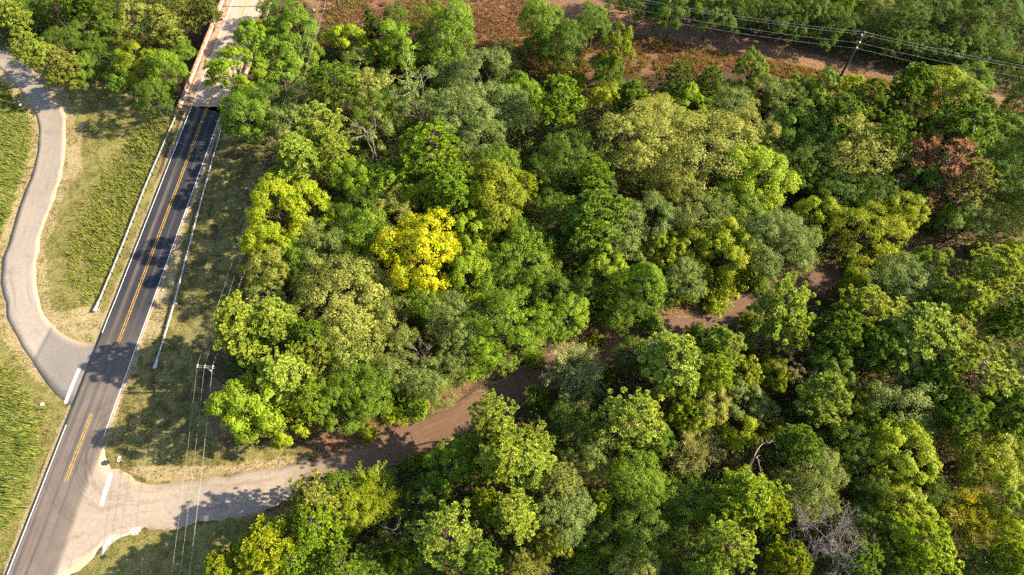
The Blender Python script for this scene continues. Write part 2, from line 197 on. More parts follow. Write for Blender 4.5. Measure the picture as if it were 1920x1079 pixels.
    (-1.46, 121.07, 7.96, 10.47, 'oak', (0.178, 0.22, 0.048), 'grey-green rounded tree near the creek below the clearing, fifth from the highway', 'trees near the creek below the clearing', 'tree'),
    (47.65, 107.47, 9.27, 11.45, 'oak', (0.178, 0.22, 0.048), 'grey-green rounded tree near the creek below the clearing, fourth farthest from the highway', 'trees near the creek below the clearing', 'tree'),
    (56.41, 111.77, 8.06, 10.55, 'oak', (0.178, 0.22, 0.048), 'grey-green rounded tree near the creek below the clearing, third farthest from the highway', 'trees near the creek below the clearing', 'tree'),
    (59.61, 108.09, 8.72, 11.04, 'oak', (0.178, 0.22, 0.048), 'grey-green rounded tree near the creek below the clearing, second farthest from the highway', 'trees near the creek below the clearing', 'tree'),
    (84.89, 107.53, 8.71, 11.03, 'oak', (0.178, 0.22, 0.048), 'grey-green rounded tree near the creek below the clearing, farthest from the highway', 'trees near the creek below the clearing', 'tree'),
    (-35.29, 104.69, 9.17, 16.79, 'pine', (0.14, 0.212, 0.014), 'mid green pine near the creek below the clearing, nearest the highway', 'trees near the creek below the clearing', 'pine tree'),
    (25.77, 99.76, 8.24, 16.0, 'pine', (0.14, 0.212, 0.014), 'mid green pine near the creek below the clearing, second from the highway', 'trees near the creek below the clearing', 'pine tree'),
    (74.6, 104.73, 9.41, 17.0, 'pine', (0.14, 0.212, 0.014), 'mid green pine near the creek below the clearing, third from the highway', 'trees near the creek below the clearing', 'pine tree'),
    (84.5, 107.96, 9.47, 17.05, 'pine', (0.14, 0.212, 0.014), 'mid green pine near the creek below the clearing, farthest from the highway', 'trees near the creek below the clearing', 'pine tree'),
    (-30.65, 105.72, 10.67, 12.5, 'oak', (0.255, 0.265, 0.046), 'olive rounded tree near the creek below the clearing', 'trees near the creek below the clearing', 'tree'),
    (-21.05, 107.96, 12.18, 14.14, 'snagoak', (0.178, 0.22, 0.048), 'broad grey-green half-dead tree near the creek below the clearing', 'trees near the creek below the clearing', 'dead tree'),
    (-9.47, 97.61, 12.93, 14.2, 'oak', (0.178, 0.22, 0.048), 'broad grey-green rounded tree near the creek below the clearing, nearest the highway', 'trees near the creek below the clearing', 'tree'),
    (-6.22, 109.02, 13.32, 14.49, 'oak', (0.178, 0.22, 0.048), 'broad grey-green rounded tree near the creek below the clearing, farthest from the highway', 'trees near the creek below the clearing', 'tree'),
    (-28.74, 93.48, 10.85, 13.14, 'snagoak', (0.178, 0.22, 0.048), 'grey-green half-dead tree near the creek below the clearing, nearest the highway', 'trees near the creek below the clearing', 'dead tree'),
    (-19.35, 101.27, 9.13, 11.85, 'snagoak', (0.178, 0.22, 0.048), 'grey-green half-dead tree near the creek below the clearing, farthest from the highway', 'trees near the creek below the clearing', 'dead tree'),
    (-39.89, 84.33, 10.0, 17.5, 'pine', (0.275, 0.33, 0.038), 'pale green pine near the creek below the clearing, nearest the highway', 'trees near the creek below the clearing', 'pine tree'),
    (-36.91, 91.21, 11.43, 18.71, 'pine', (0.275, 0.33, 0.038), 'pale green pine near the creek below the clearing, second from the highway', 'trees near the creek below the clearing', 'pine tree'),
    (-34.12, 84.48, 8.97, 16.62, 'pine', (0.275, 0.33, 0.038), 'pale green pine near the creek below the clearing, farthest from the highway', 'trees near the creek below the clearing', 'pine tree'),
    (-29.88, 82.33, 9.71, 12.76, 'gum', (0.185, 0.275, 0.012), 'bright green leafy tree near the creek below the clearing, nearest the highway', 'trees near the creek below the clearing', 'tree'),
    (37.4, 106.42, 8.64, 11.91, 'gum', (0.185, 0.275, 0.012), 'bright green leafy tree near the creek below the clearing, farthest from the highway', 'trees near the creek below the clearing', 'tree'),
    (-14.76, 84.33, 11.55, 18.82, 'pine', (0.185, 0.275, 0.012), 'bright green pine near the creek below the clearing, nearest the highway', 'trees near the creek below the clearing', 'pine tree'),
    (-10.77, 78.49, 9.87, 17.39, 'pine', (0.185, 0.275, 0.012), 'bright green pine near the creek below the clearing, second from the highway', 'trees near the creek below the clearing', 'pine tree'),
    (10.74, 97.68, 11.36, 18.0, 'pine', (0.185, 0.275, 0.012), 'bright green pine near the creek below the clearing, farthest from the highway', 'trees near the creek below the clearing', 'pine tree'),
    (8.98, 119.12, 7.93, 10.45, 'oak', (0.096, 0.15, 0.013), 'dark green rounded tree near the creek below the clearing, nearest the highway', 'trees near the creek below the clearing', 'tree'),
    (11.15, 120.88, 10.86, 14.0, 'oak', (0.096, 0.15, 0.013), 'dark green rounded tree near the creek below the clearing, farthest from the highway', 'trees near the creek below the clearing', 'tree'),
    (22.11, 118.61, 6.63, 16.0, 'gum', (0.215, 0.248, 0.01), 'small mossy green leafy tree near the creek below the clearing', 'trees near the creek below the clearing', 'tree'),
    (1.72, 108.61, 7.99, 11.39, 'gum', (0.14, 0.212, 0.014), 'mid green leafy tree near the creek below the clearing, nearest the highway', 'trees near the creek below the clearing', 'tree'),
    (21.69, 116.5, 7.97, 11.37, 'gum', (0.14, 0.212, 0.014), 'mid green leafy tree near the creek below the clearing, second from the highway', 'trees near the creek below the clearing', 'tree'),
    (52.51, 114.26, 8.09, 11.47, 'gum', (0.14, 0.212, 0.014), 'mid green leafy tree near the creek below the clearing, third from the highway', 'trees near the creek below the clearing', 'tree'),
    (66.63, 105.23, 9.23, 12.39, 'gum', (0.14, 0.212, 0.014), 'mid green leafy tree near the creek below the clearing, second farthest from the highway', 'trees near the creek below the clearing', 'tree'),
    (103.82, 99.56, 9.85, 12.88, 'gum', (0.14, 0.212, 0.014), 'mid green leafy tree near the creek below the clearing, farthest from the highway', 'trees near the creek below the clearing', 'tree'),
    (4.55, 105.68, 5.21, 9.17, 'gum', (0.185, 0.275, 0.012), 'small bright green leafy tree near the creek below the clearing, nearest the highway', 'trees near the creek below the clearing', 'tree'),
    (15.11, 115.51, 4.1, 8.28, 'gum', (0.185, 0.275, 0.012), 'small bright green leafy tree near the creek below the clearing, farthest from the highway', 'trees near the creek below the clearing', 'tree'),
    (20.0, 106.67, 8.03, 11.42, 'gum', (0.255, 0.3, 0.008), 'yellow-green leafy tree near the creek below the clearing', 'trees near the creek below the clearing', 'tree'),
    (35.04, 108.51, 8.3, 16.05, 'pine', (0.096, 0.15, 0.013), 'dark green pine near the creek below the clearing', 'trees near the creek below the clearing', 'pine tree'),
    (41.62, 112.92, 6.13, 14.21, 'pine', (0.14, 0.212, 0.014), 'small mid green pine near the creek below the clearing', 'trees near the creek below the clearing', 'pine tree'),
    (43.14, 106.79, 7.04, 9.78, 'oak', (0.14, 0.212, 0.014), 'small mid green rounded tree near the creek below the clearing, nearest the highway', 'trees near the creek below the clearing', 'tree'),
    (47.96, 111.91, 6.98, 9.73, 'oak', (0.14, 0.212, 0.014), 'small mid green rounded tree near the creek below the clearing, farthest from the highway', 'trees near the creek below the clearing', 'tree'),
    (68.99, 111.83, 6.81, 11.0, 'gum', (0.14, 0.212, 0.014), 'small mid green leafy tree near the creek below the clearing', 'trees near the creek below the clearing', 'tree'),
    (62.46, 111.13, 6.65, 10.0, 'gum', (0.096, 0.15, 0.013), 'small dark green leafy tree near the creek below the clearing', 'trees near the creek below the clearing', 'tree'),
    (94.87, 107.0, 11.87, 14.5, 'gum', (0.215, 0.248, 0.01), 'mossy green leafy tree near the creek below the clearing', 'trees near the creek below the clearing', 'tree'),
    (82.53, 89.81, 14.4, 21.24, 'pine', (0.14, 0.212, 0.014), 'broad mid green pine near the creek below the clearing', 'trees near the creek below the clearing', 'pine tree'),
    (-44.7, 79.94, 8.53, 11.82, 'gum', (0.255, 0.3, 0.008), "yellow-green leafy tree on the big wood's highway edge, nearest the highway", "trees on the big wood's highway edge", 'tree'),
    (-43.35, 66.95, 7.47, 15.0, 'gum', (0.255, 0.3, 0.008), "yellow-green leafy tree on the big wood's highway edge, second from the highway", "trees on the big wood's highway edge", 'tree'),
    (-41.99, 71.41, 11.28, 17.0, 'gum', (0.255, 0.3, 0.008), "yellow-green leafy tree on the big wood's highway edge, third from the highway", "trees on the big wood's highway edge", 'tree'),
    (-38.06, 75.51, 9.47, 12.58, 'gum', (0.255, 0.3, 0.008), "yellow-green leafy tree on the big wood's highway edge, second farthest from the highway", "trees on the big wood's highway edge", 'tree'),
    (-37.35, 33.41, 7.13, 10.71, 'gum', (0.255, 0.3, 0.008), "yellow-green leafy tree on the big wood's highway edge, farthest from the highway", "trees on the big wood's highway edge", 'tree'),
    (-43.08, 60.85, 8.33, 15.0, 'oak', (0.255, 0.265, 0.046), "olive rounded tree on the big wood's highway edge", "trees on the big wood's highway edge", 'tree'),
    (-43.85, 57.4, 7.37, 10.03, 'oak', (0.178, 0.22, 0.048), "grey-green rounded tree on the big wood's highway edge", "trees on the big wood's highway edge", 'tree'),
    (-38.25, 49.47, 8.27, 18.0, 'pine', (0.275, 0.33, 0.038), "pale green pine on the big wood's highway edge, nearest the highway", "trees on the big wood's highway edge", 'pine tree'),
    (-36.97, 38.97, 8.01, 15.81, 'pine', (0.275, 0.33, 0.038), "pale green pine on the big wood's highway edge, farthest from the highway", "trees on the big wood's highway edge", 'pine tree'),
    (-43.32, 48.83, 10.55, 20.0, 'pine', (0.275, 0.33, 0.038), "broad pale green pine on the big wood's highway edge", "trees on the big wood's highway edge", 'pine tree'),
    (-45.83, 47.14, 6.26, 18.0, 'pine', (0.275, 0.33, 0.038), "small pale green pine on the big wood's highway edge, nearest the highway", "trees on the big wood's highway edge", 'pine tree'),
    (-42.15, 45.55, 6.35, 14.4, 'pine', (0.275, 0.33, 0.038), "small pale green pine on the big wood's highway edge, second from the highway", "trees on the big wood's highway edge", 'pine tree'),
    (-35.93, 43.19, 5.82, 13.95, 'pine', (0.275, 0.33, 0.038), "small pale green pine on the big wood's highway edge, farthest from the highway", "trees on the big wood's highway edge", 'pine tree'),
    (-39.49, 35.64, 10.72, 16.0, 'gum', (0.245, 0.31, 0.013), "broad lime green leafy tree on the big wood's highway edge", "trees on the big wood's highway edge", 'tree'),
    (-43.03, 34.62, 4.83, 8.86, 'gum', (0.255, 0.3, 0.008), "small yellow-green leafy tree on the big wood's highway edge", "trees on the big wood's highway edge", 'tree'),
    (-33.84, 67.98, 9.79, 11.84, 'oak', (0.178, 0.22, 0.048), 'grey-green rounded tree around the golden yellow tree, nearest the highway', 'trees around the golden yellow tree', 'tree'),
    (-20.58, 52.06, 9.22, 11.41, 'oak', (0.178, 0.22, 0.048), 'grey-green rounded tree around the golden yellow tree, second from the highway', 'trees around the golden yellow tree', 'tree'),
    (-10.09, 52.6, 8.74, 11.06, 'oak', (0.178, 0.22, 0.048), 'grey-green rounded tree around the golden yellow tree, third from the highway', 'trees around the golden yellow tree', 'tree'),
    (-8.55, 48.06, 8.59, 10.94, 'oak', (0.178, 0.22, 0.048), 'grey-green rounded tree around the golden yellow tree, farthest from the highway', 'trees around the golden yellow tree', 'tree'),
    (-38.61, 65.11, 8.64, 10.98, 'oak', (0.14, 0.212, 0.014), 'mid green rounded tree around the golden yellow tree, nearest the highway', 'trees around the golden yellow tree', 'tree'),
    (-27.22, 70.33, 10.4, 12.3, 'oak', (0.14, 0.212, 0.014), 'mid green rounded tree around the golden yellow tree, second from the highway', 'trees around the golden yellow tree', 'tree'),
    (-26.97, 43.35, 7.95, 10.46, 'oak', (0.14, 0.212, 0.014), 'mid green rounded tree around the golden yellow tree, third from the highway', 'trees around the golden yellow tree', 'tree'),
    (-14.38, 55.25, 8.33, 10.75, 'oak', (0.14, 0.212, 0.014), 'mid green rounded tree around the golden yellow tree, second farthest from the highway', 'trees around the golden yellow tree', 'tree'),
    (-3.3, 59.86, 9.5, 11.62, 'oak', (0.14, 0.212, 0.014), 'mid green rounded tree around the golden yellow tree, farthest from the highway', 'trees around the golden yellow tree', 'tree'),
    (-34.75, 59.55, 8.46, 10.85, 'oak', (0.255, 0.265, 0.046), 'olive rounded tree around the golden yellow tree, nearest the highway', 'trees around the golden yellow tree', 'tree'),
    (-23.86, 57.78, 8.92, 11.19, 'oak', (0.255, 0.265, 0.046), 'olive rounded tree around the golden yellow tree, second from the highway', 'trees around the golden yellow tree', 'tree'),
    (-22.62, 48.32, 8.11, 10.58, 'oak', (0.255, 0.265, 0.046), 'olive rounded tree around the golden yellow tree, third from the highway', 'trees around the golden yellow tree', 'tree'),
    (-22.36, 74.2, 9.47, 11.6, 'oak', (0.255, 0.265, 0.046), 'olive rounded tree around the golden yellow tree, farthest from the highway', 'trees around the golden yellow tree', 'tree'),
    (-17.91, 75.17, 8.92, 12.14, 'gum', (0.255, 0.3, 0.008), 'yellow-green leafy tree around the golden yellow tree', 'trees around the golden yellow tree', 'tree'),
    (-10.46, 74.2, 10.03, 11.53, 'round', (0.096, 0.15, 0.013), 'dark green dense-crowned tree around the golden yellow tree', 'trees around the golden yellow tree', 'tree'),
    (-15.32, 63.76, 14.6, 17.0, 'maple', (0.43, 0.4, 0.006), 'broad golden yellow tree standing out in the big wood', 'trees around the golden yellow tree', 'tree'),
    (-7.18, 61.4, 9.0, 12.2, 'gum', (0.245, 0.31, 0.013), 'lime green leafy tree around the golden yellow tree, nearest the highway', 'trees around the golden yellow tree', 'tree'),
    (-6.54, 69.69, 8.75, 12.0, 'gum', (0.245, 0.31, 0.013), 'lime green leafy tree around the golden yellow tree, farthest from the highway', 'trees around the golden yellow tree', 'tree'),
    (-29.01, 54.78, 17.28, 15.0, 'oak', (0.255, 0.265, 0.046), 'broad olive rounded tree around the golden yellow tree, nearest the highway', 'trees around the golden yellow tree', 'tree'),
    (-27.74, 48.57, 11.03, 12.77, 'oak', (0.255, 0.265, 0.046), 'broad olive rounded tree around the golden yellow tree, farthest from the highway', 'trees around the golden yellow tree', 'tree'),
    (-15.19, 46.56, 7.03, 11.0, 'bare', (0.42, 0.37, 0.31), 'leafless white-limbed tree among the olive trees above the dirt road', 'trees around the golden yellow tree', 'dead tree'),
    (-27.31, 77.56, 8.49, 10.87, 'oak', (0.096, 0.15, 0.013), 'dark green rounded tree around the golden yellow tree', 'trees around the golden yellow tree', 'tree'),
    (-32.32, 75.23, 6.78, 9.58, 'oak', (0.096, 0.15, 0.013), 'small dark green rounded tree around the golden yellow tree, nearest the highway', 'trees around the golden yellow tree', 'tree'),
    (-16.62, 82.82, 6.96, 9.72, 'oak', (0.096, 0.15, 0.013), 'small dark green rounded tree around the golden yellow tree, farthest from the highway', 'trees around the golden yellow tree', 'tree'),
    (-23.45, 80.84, 8.55, 11.84, 'gum', (0.185, 0.275, 0.012), 'bright green leafy tree around the golden yellow tree', 'trees around the golden yellow tree', 'tree'),
    (-2.97, 77.17, 12.21, 14.77, 'gum', (0.215, 0.248, 0.01), 'broad mossy green leafy tree around the golden yellow tree', 'trees around the golden yellow tree', 'tree'),
    (-1.46, 70.85, 9.85, 12.88, 'gum', (0.215, 0.248, 0.01), 'mossy green leafy tree around the golden yellow tree', 'trees around the golden yellow tree', 'tree'),
    (1.42, 64.14, 12.72, 14.0, 'round', (0.14, 0.212, 0.014), 'broad mid green dense-crowned tree around the golden yellow tree', 'trees around the golden yellow tree', 'tree'),
    (-20.88, 84.19, 6.99, 9.74, 'oak', (0.14, 0.212, 0.014), 'small mid green rounded tree around the golden yellow tree', 'trees around the golden yellow tree', 'tree'),
    (-32.48, 48.42, 7.38, 15.27, 'pine', (0.14, 0.212, 0.014), 'mid green pine around the golden yellow tree', 'trees around the golden yellow tree', 'pine tree'),
    (-31.14, 43.53, 5.83, 13.95, 'pine', (0.275, 0.33, 0.038), 'small pale green pine around the golden yellow tree', 'trees around the golden yellow tree', 'pine tree'),
    (24.0, 90.35, 17.54, 15.0, 'oak', (0.255, 0.265, 0.046), "broad olive rounded tree in the big wood's middle, nearest the highway", "trees in the big wood's middle", 'tree'),
    (38.05, 86.53, 19.93, 15.0, 'oak', (0.255, 0.265, 0.046), "broad olive rounded tree in the big wood's middle, second from the highway", "trees in the big wood's middle", 'tree'),
    (47.06, 94.69, 12.5, 13.87, 'oak', (0.255, 0.265, 0.046), "broad olive rounded tree in the big wood's middle, farthest from the highway", "trees in the big wood's middle", 'tree'),
    (10.3, 69.58, 8.78, 11.09, 'oak', (0.096, 0.15, 0.013), "dark green rounded tree in the big wood's middle, nearest the highway", "trees in the big wood's middle", 'tree'),
    (10.4, 87.46, 10.97, 12.73, 'oak', (0.096, 0.15, 0.013), "dark green rounded tree in the big wood's middle, second from the highway", "trees in the big wood's middle", 'tree'),
    (17.46, 81.48, 8.05, 10.54, 'oak', (0.096, 0.15, 0.013), "dark green rounded tree in the big wood's middle, third from the highway", "trees in the big wood's middle", 'tree'),
    (55.79, 85.1, 10.4, 12.3, 'oak', (0.096, 0.15, 0.013), "dark green rounded tree in the big wood's middle, farthest from the highway", "trees in the big wood's middle", 'tree'),
    (14.87, 79.49, 7.77, 15.61, 'pine', (0.185, 0.275, 0.012), "bright green pine in the big wood's middle", "trees in the big wood's middle", 'pine tree'),
    (6.2, 83.27, 9.24, 10.93, 'round', (0.096, 0.15, 0.013), "dark green dense-crowned tree in the big wood's middle, nearest the highway", "trees in the big wood's middle", 'tree'),
    (6.98, 74.71, 10.05, 11.54, 'round', (0.096, 0.15, 0.013), "dark green dense-crowned tree in the big wood's middle, farthest from the highway", "trees in the big wood's middle", 'tree'),
    (2.49, 79.38, 6.69, 14.69, 'pine', (0.255, 0.3, 0.008), "small yellow-green pine in the big wood's middle", "trees in the big wood's middle", 'pine tree'),
    (47.62, 80.89, 11.83, 14.47, 'gum', (0.245, 0.31, 0.013), "lime green leafy tree in the big wood's middle", "trees in the big wood's middle", 'tree'),
    (14.3, 70.04, 11.59, 18.85, 'pine', (0.14, 0.212, 0.014), "broad mid green pine in the big wood's middle", "trees in the big wood's middle", 'pine tree'),
    (19.44, 69.82, 11.43, 13.07, 'oak', (0.178, 0.22, 0.048), "grey-green rounded tree in the big wood's middle, nearest the highway", "trees in the big wood's middle", 'tree'),
    (26.05, 71.91, 10.99, 12.74, 'oak', (0.178, 0.22, 0.048), "grey-green rounded tree in the big wood's middle, second from the highway", "trees in the big wood's middle", 'tree'),
    (52.91, 93.69, 8.16, 10.62, 'oak', (0.178, 0.22, 0.048), "grey-green rounded tree in the big wood's middle, farthest from the highway", "trees in the big wood's middle", 'tree'),
    (34.46, 73.33, 12.1, 13.58, 'oak', (0.178, 0.22, 0.048), "broad grey-green rounded tree in the big wood's middle", "trees in the big wood's middle", 'tree'),
    (30.8, 99.8, 9.18, 11.38, 'oak', (0.255, 0.265, 0.046), "olive rounded tree in the big wood's middle, nearest the highway", "trees in the big wood's middle", 'tree'),
    (31.22, 81.18, 9.16, 11.37, 'oak', (0.255, 0.265, 0.046), "olive rounded tree in the big wood's middle, farthest from the highway", "trees in the big wood's middle", 'tree'),
    (28.07, 66.15, 8.11, 11.49, 'gum', (0.215, 0.248, 0.01), "mossy green leafy tree in the big wood's middle, nearest the highway", "trees in the big wood's middle", 'tree'),
    (33.07, 67.31, 8.15, 11.52, 'gum', (0.215, 0.248, 0.01), "mossy green leafy tree in the big wood's middle, farthest from the highway", "trees in the big wood's middle", 'tree'),
    (38.63, 66.51, 9.69, 12.75, 'gum', (0.255, 0.3, 0.008), "yellow-green leafy tree in the big wood's middle", "trees in the big wood's middle", 'tree'),
    (40.98, 75.77, 10.07, 12.05, 'oak', (0.14, 0.212, 0.014), "mid green rounded tree in the big wood's middle", "trees in the big wood's middle", 'tree'),
    (45.76, 66.4, 13.37, 14.03, 'round', (0.178, 0.22, 0.048), "broad grey-green dense-crowned tree in the big wood's middle", "trees in the big wood's middle", 'tree'),
    (56.74, 93.83, 9.75, 12.8, 'gum', (0.14, 0.212, 0.014), "mid green leafy tree in the big wood's middle", "trees in the big wood's middle", 'tree'),
    (0.0, 50.18, 14.37, 14.0, 'round', (0.185, 0.275, 0.012), "broad bright green dense-crowned tree on the dirt road's upper edge", "trees on the dirt road's upper edge", 'tree'),
    (7.53, 58.09, 8.05, 10.54, 'oak', (0.096, 0.15, 0.013), "dark green rounded tree on the dirt road's upper edge, nearest the highway", "trees on the dirt road's upper edge", 'tree'),
    (12.76, 57.94, 7.07, 9.8, 'oak', (0.096, 0.15, 0.013), "dark green rounded tree on the dirt road's upper edge, second from the highway", "trees on the dirt road's upper edge", 'tree'),
    (19.68, 55.8, 7.01, 9.76, 'oak', (0.096, 0.15, 0.013), "dark green rounded tree on the dirt road's upper edge, farthest from the highway", "trees on the dirt road's upper edge", 'tree'),
    (-4.48, 46.67, 7.67, 11.14, 'gum', (0.185, 0.275, 0.012), "bright green leafy tree on the dirt road's upper edge, nearest the highway", "trees on the dirt road's upper edge", 'tree'),
    (9.67, 53.2, 7.39, 10.91, 'gum', (0.185, 0.275, 0.012), "bright green leafy tree on the dirt road's upper edge, farthest from the highway", "trees on the dirt road's upper edge", 'tree'),
    (16.44, 62.39, 7.65, 11.12, 'gum', (0.245, 0.31, 0.013), "lime green leafy tree on the dirt road's upper edge", "trees on the dirt road's upper edge", 'tree'),
    (22.83, 58.76, 8.48, 15.0, 'cedar', (0.185, 0.275, 0.012), "tall cone-shaped bright green tree on the dirt road's upper edge", "trees on the dirt road's upper edge", 'tree'),
    (18.75, 54.2, 6.01, 8.51, 'round', (0.14, 0.212, 0.014), "small mid green dense-crowned tree on the dirt road's upper edge", "trees on the dirt road's upper edge", 'tree'),
    (-18.91, 41.56, 8.0, 10.5, 'oak', (0.178, 0.22, 0.048), "grey-green rounded tree on the dirt road's upper edge, nearest the highway", "trees on the dirt road's upper edge", 'tree'),
    (-14.05, 40.74, 7.52, 10.14, 'oak', (0.178, 0.22, 0.048), "grey-green rounded tree on the dirt road's upper edge, second from the highway", "trees on the dirt road's upper edge", 'tree'),
    (-9.8, 43.67, 6.68, 9.51, 'oak', (0.178, 0.22, 0.048), "grey-green rounded tree on the dirt road's upper edge, third from the highway", "trees on the dirt road's upper edge", 'tree'),
    (30.99, 60.97, 7.65, 10.23, 'oak', (0.178, 0.22, 0.048), "grey-green rounded tree on the dirt road's upper edge, farthest from the highway", "trees on the dirt road's upper edge", 'tree'),
    (38.16, 62.51, 9.55, 5.1, 'shrub', (0.255, 0.3, 0.008), "yellow-green bush on the dirt road's upper edge", "bushes on the dirt road's upper edge", 'bush'),
    (-20.42, 37.71, 4.37, 2.77, 'shrub', (0.255, 0.3, 0.008), "small yellow-green bush on the dirt road's upper edge, nearest the highway", "bushes on the dirt road's upper edge", 'bush'),
    (32.71, 61.2, 6.89, 3.9, 'shrub', (0.255, 0.3, 0.008), "small yellow-green bush on the dirt road's upper edge, second from the highway", "bushes on the dirt road's upper edge", 'bush'),
    (43.54, 64.43, 6.44, 3.7, 'shrub', (0.255, 0.3, 0.008), "small yellow-green bush on the dirt road's upper edge, farthest from the highway", "bushes on the dirt road's upper edge", 'bush'),
    (-16.41, 39.47, 6.34, 3.65, 'shrub', (0.185, 0.275, 0.012), "small bright green bush on the dirt road's upper edge, nearest the highway", "bushes on the dirt road's upper edge", 'bush'),
    (-7.47, 45.74, 6.0, 3.5, 'shrub', (0.185, 0.275, 0.012), "small bright green bush on the dirt road's upper edge, farthest from the highway", "bushes on the dirt road's upper edge", 'bush'),
    (-31.33, 39.22, 7.48, 10.11, 'oak', (0.14, 0.212, 0.014), "mid green rounded tree on the dirt road's upper edge, nearest the highway", "trees on the dirt road's upper edge", 'tree'),
    (-23.41, 38.69, 8.36, 10.77, 'oak', (0.14, 0.212, 0.014), "mid green rounded tree on the dirt road's upper edge, farthest from the highway", "trees on the dirt road's upper edge", 'tree'),
    (-28.23, 35.92, 7.34, 10.87, 'gum', (0.14, 0.212, 0.014), "mid green leafy tree on the dirt road's upper edge", "trees on the dirt road's upper edge", 'tree'),
    (-32.85, 35.29, 6.69, 14.68, 'pine', (0.245, 0.31, 0.013), "lime green pine on the dirt road's upper edge", "trees on the dirt road's upper edge", 'pine tree'),
    (4.25, 47.82, 4.24, 2.71, 'shrub', (0.14, 0.212, 0.014), "small mid green bush on the dirt road's upper edge, nearest the highway", "bushes on the dirt road's upper edge", 'bush'),
    (25.17, 54.67, 5.7, 3.36, 'shrub', (0.14, 0.212, 0.014), "small mid green bush on the dirt road's upper edge, second from the highway", "bushes on the dirt road's upper edge", 'bush'),
    (46.35, 62.42, 4.48, 2.82, 'shrub', (0.14, 0.212, 0.014), "small mid green bush on the dirt road's upper edge, farthest from the highway", "bushes on the dirt road's upper edge", 'bush'),
    (6.41, 50.54, 5.89, 9.71, 'gum', (0.14, 0.212, 0.014), "small mid green leafy tree on the dirt road's upper edge", "trees on the dirt road's upper edge", 'tree'),
    (-24.14, 34.01, 3.45, 2.35, 'shrub', (0.215, 0.248, 0.01), "small mossy green bush on the dirt road's upper edge, nearest the highway", "bushes on the dirt road's upper edge", 'bush'),
    (15.34, 51.21, 4.61, 2.87, 'shrub', (0.215, 0.248, 0.01), "small mossy green bush on the dirt road's upper edge, second from the highway", "bushes on the dirt road's upper edge", 'bush'),
    (37.46, 58.87, 4.74, 2.93, 'shrub', (0.215, 0.248, 0.01), "small mossy green bush on the dirt road's upper edge, farthest from the highway", "bushes on the dirt road's upper edge", 'bush'),
    (66.96, 87.12, 17.63, 15.0, 'oak', (0.255, 0.265, 0.046), "broad olive rounded tree at the big wood's far end", "trees at the big wood's far end", 'tree'),
    (65.0, 94.18, 9.36, 16.96, 'pine', (0.14, 0.212, 0.014), "mid green pine at the big wood's far end, nearest the highway", "trees at the big wood's far end", 'pine tree'),
    (71.93, 87.66, 10.97, 18.32, 'pine', (0.14, 0.212, 0.014), "mid green pine at the big wood's far end, farthest from the highway", "trees at the big wood's far end", 'pine tree'),
    (61.33, 88.66, 9.26, 12.41, 'gum', (0.096, 0.15, 0.013), "dark green leafy tree at the big wood's far end, nearest the highway", "trees at the big wood's far end", 'tree'),
    (76.33, 78.77, 9.59, 12.67, 'gum', (0.096, 0.15, 0.013), "dark green leafy tree at the big wood's far end, farthest from the highway", "trees at the big wood's far end", 'tree'),
    (80.02, 82.32, 15.04, 18.0, 'deadpine', (0.27, 0.14, 0.07), "brown dried-out pine at the big wood's far end", "trees at the big wood's far end", 'pine tree'),
    (83.08, 77.49, 10.35, 17.8, 'pine', (0.255, 0.265, 0.046), "olive pine at the big wood's far end", "trees at the big wood's far end", 'pine tree'),
    (62.21, 77.37, 10.12, 12.09, 'oak', (0.096, 0.15, 0.013), "dark green rounded tree at the big wood's far end, nearest the highway", "trees at the big wood's far end", 'tree'),
    (67.43, 76.16, 10.08, 12.06, 'oak', (0.096, 0.15, 0.013), "dark green rounded tree at the big wood's far end, second from the highway", "trees at the big wood's far end", 'tree'),
    (94.35, 82.23, 10.85, 12.64, 'oak', (0.096, 0.15, 0.013), "dark green rounded tree at the big wood's far end, third from the highway", "trees at the big wood's far end", 'tree'),
    (95.54, 76.63, 7.91, 10.44, 'oak', (0.096, 0.15, 0.013), "dark green rounded tree at the big wood's far end, second farthest from the highway", "trees at the big wood's far end", 'tree'),
    (100.73, 89.21, 8.21, 10.66, 'oak', (0.096, 0.15, 0.013), "dark green rounded tree at the big wood's far end, farthest from the highway", "trees at the big wood's far end", 'tree'),
    (49.64, 67.55, 11.88, 12.91, 'round', (0.178, 0.22, 0.048), "broad grey-green dense-crowned tree at the big wood's far end", "trees at the big wood's far end", 'tree'),
    (56.66, 72.7, 8.85, 12.08, 'gum', (0.255, 0.3, 0.008), "yellow-green leafy tree at the big wood's far end, nearest the highway", "trees at the big wood's far end", 'tree'),
    (72.4, 74.3, 8.9, 12.12, 'gum', (0.255, 0.3, 0.008), "yellow-green leafy tree at the big wood's far end, farthest from the highway", "trees at the big wood's far end", 'tree'),
    (64.45, 68.89, 11.91, 13.43, 'oak', (0.215, 0.248, 0.01), "broad mossy green rounded tree at the big wood's far end", "trees at the big wood's far end", 'tree'),
    (84.74, 72.95, 9.43, 11.57, 'oak', (0.178, 0.22, 0.048), "grey-green rounded tree at the big wood's far end", "trees at the big wood's far end", 'tree'),
    (90.79, 72.16, 8.87, 11.15, 'oak', (0.255, 0.265, 0.046), "olive rounded tree at the big wood's far end", "trees at the big wood's far end", 'tree'),
    (90.17, 70.01, 6.87, 3.89, 'shrub', (0.178, 0.22, 0.048), "small grey-green bush at the big wood's far end", "bushes at the big wood's far end", 'bush'),
    (82.08, 74.55, 6.73, 10.39, 'gum', (0.14, 0.212, 0.014), "small mid green leafy tree at the big wood's far end", "trees at the big wood's far end", 'tree'),
    (77.52, 87.22, 8.78, 11.09, 'oak', (0.14, 0.212, 0.014), "mid green rounded tree at the big wood's far end", "trees at the big wood's far end", 'tree'),
    (96.31, 93.95, 7.63, 10.22, 'oak', (0.14, 0.212, 0.014), "small mid green rounded tree at the big wood's far end", "trees at the big wood's far end", 'tree'),
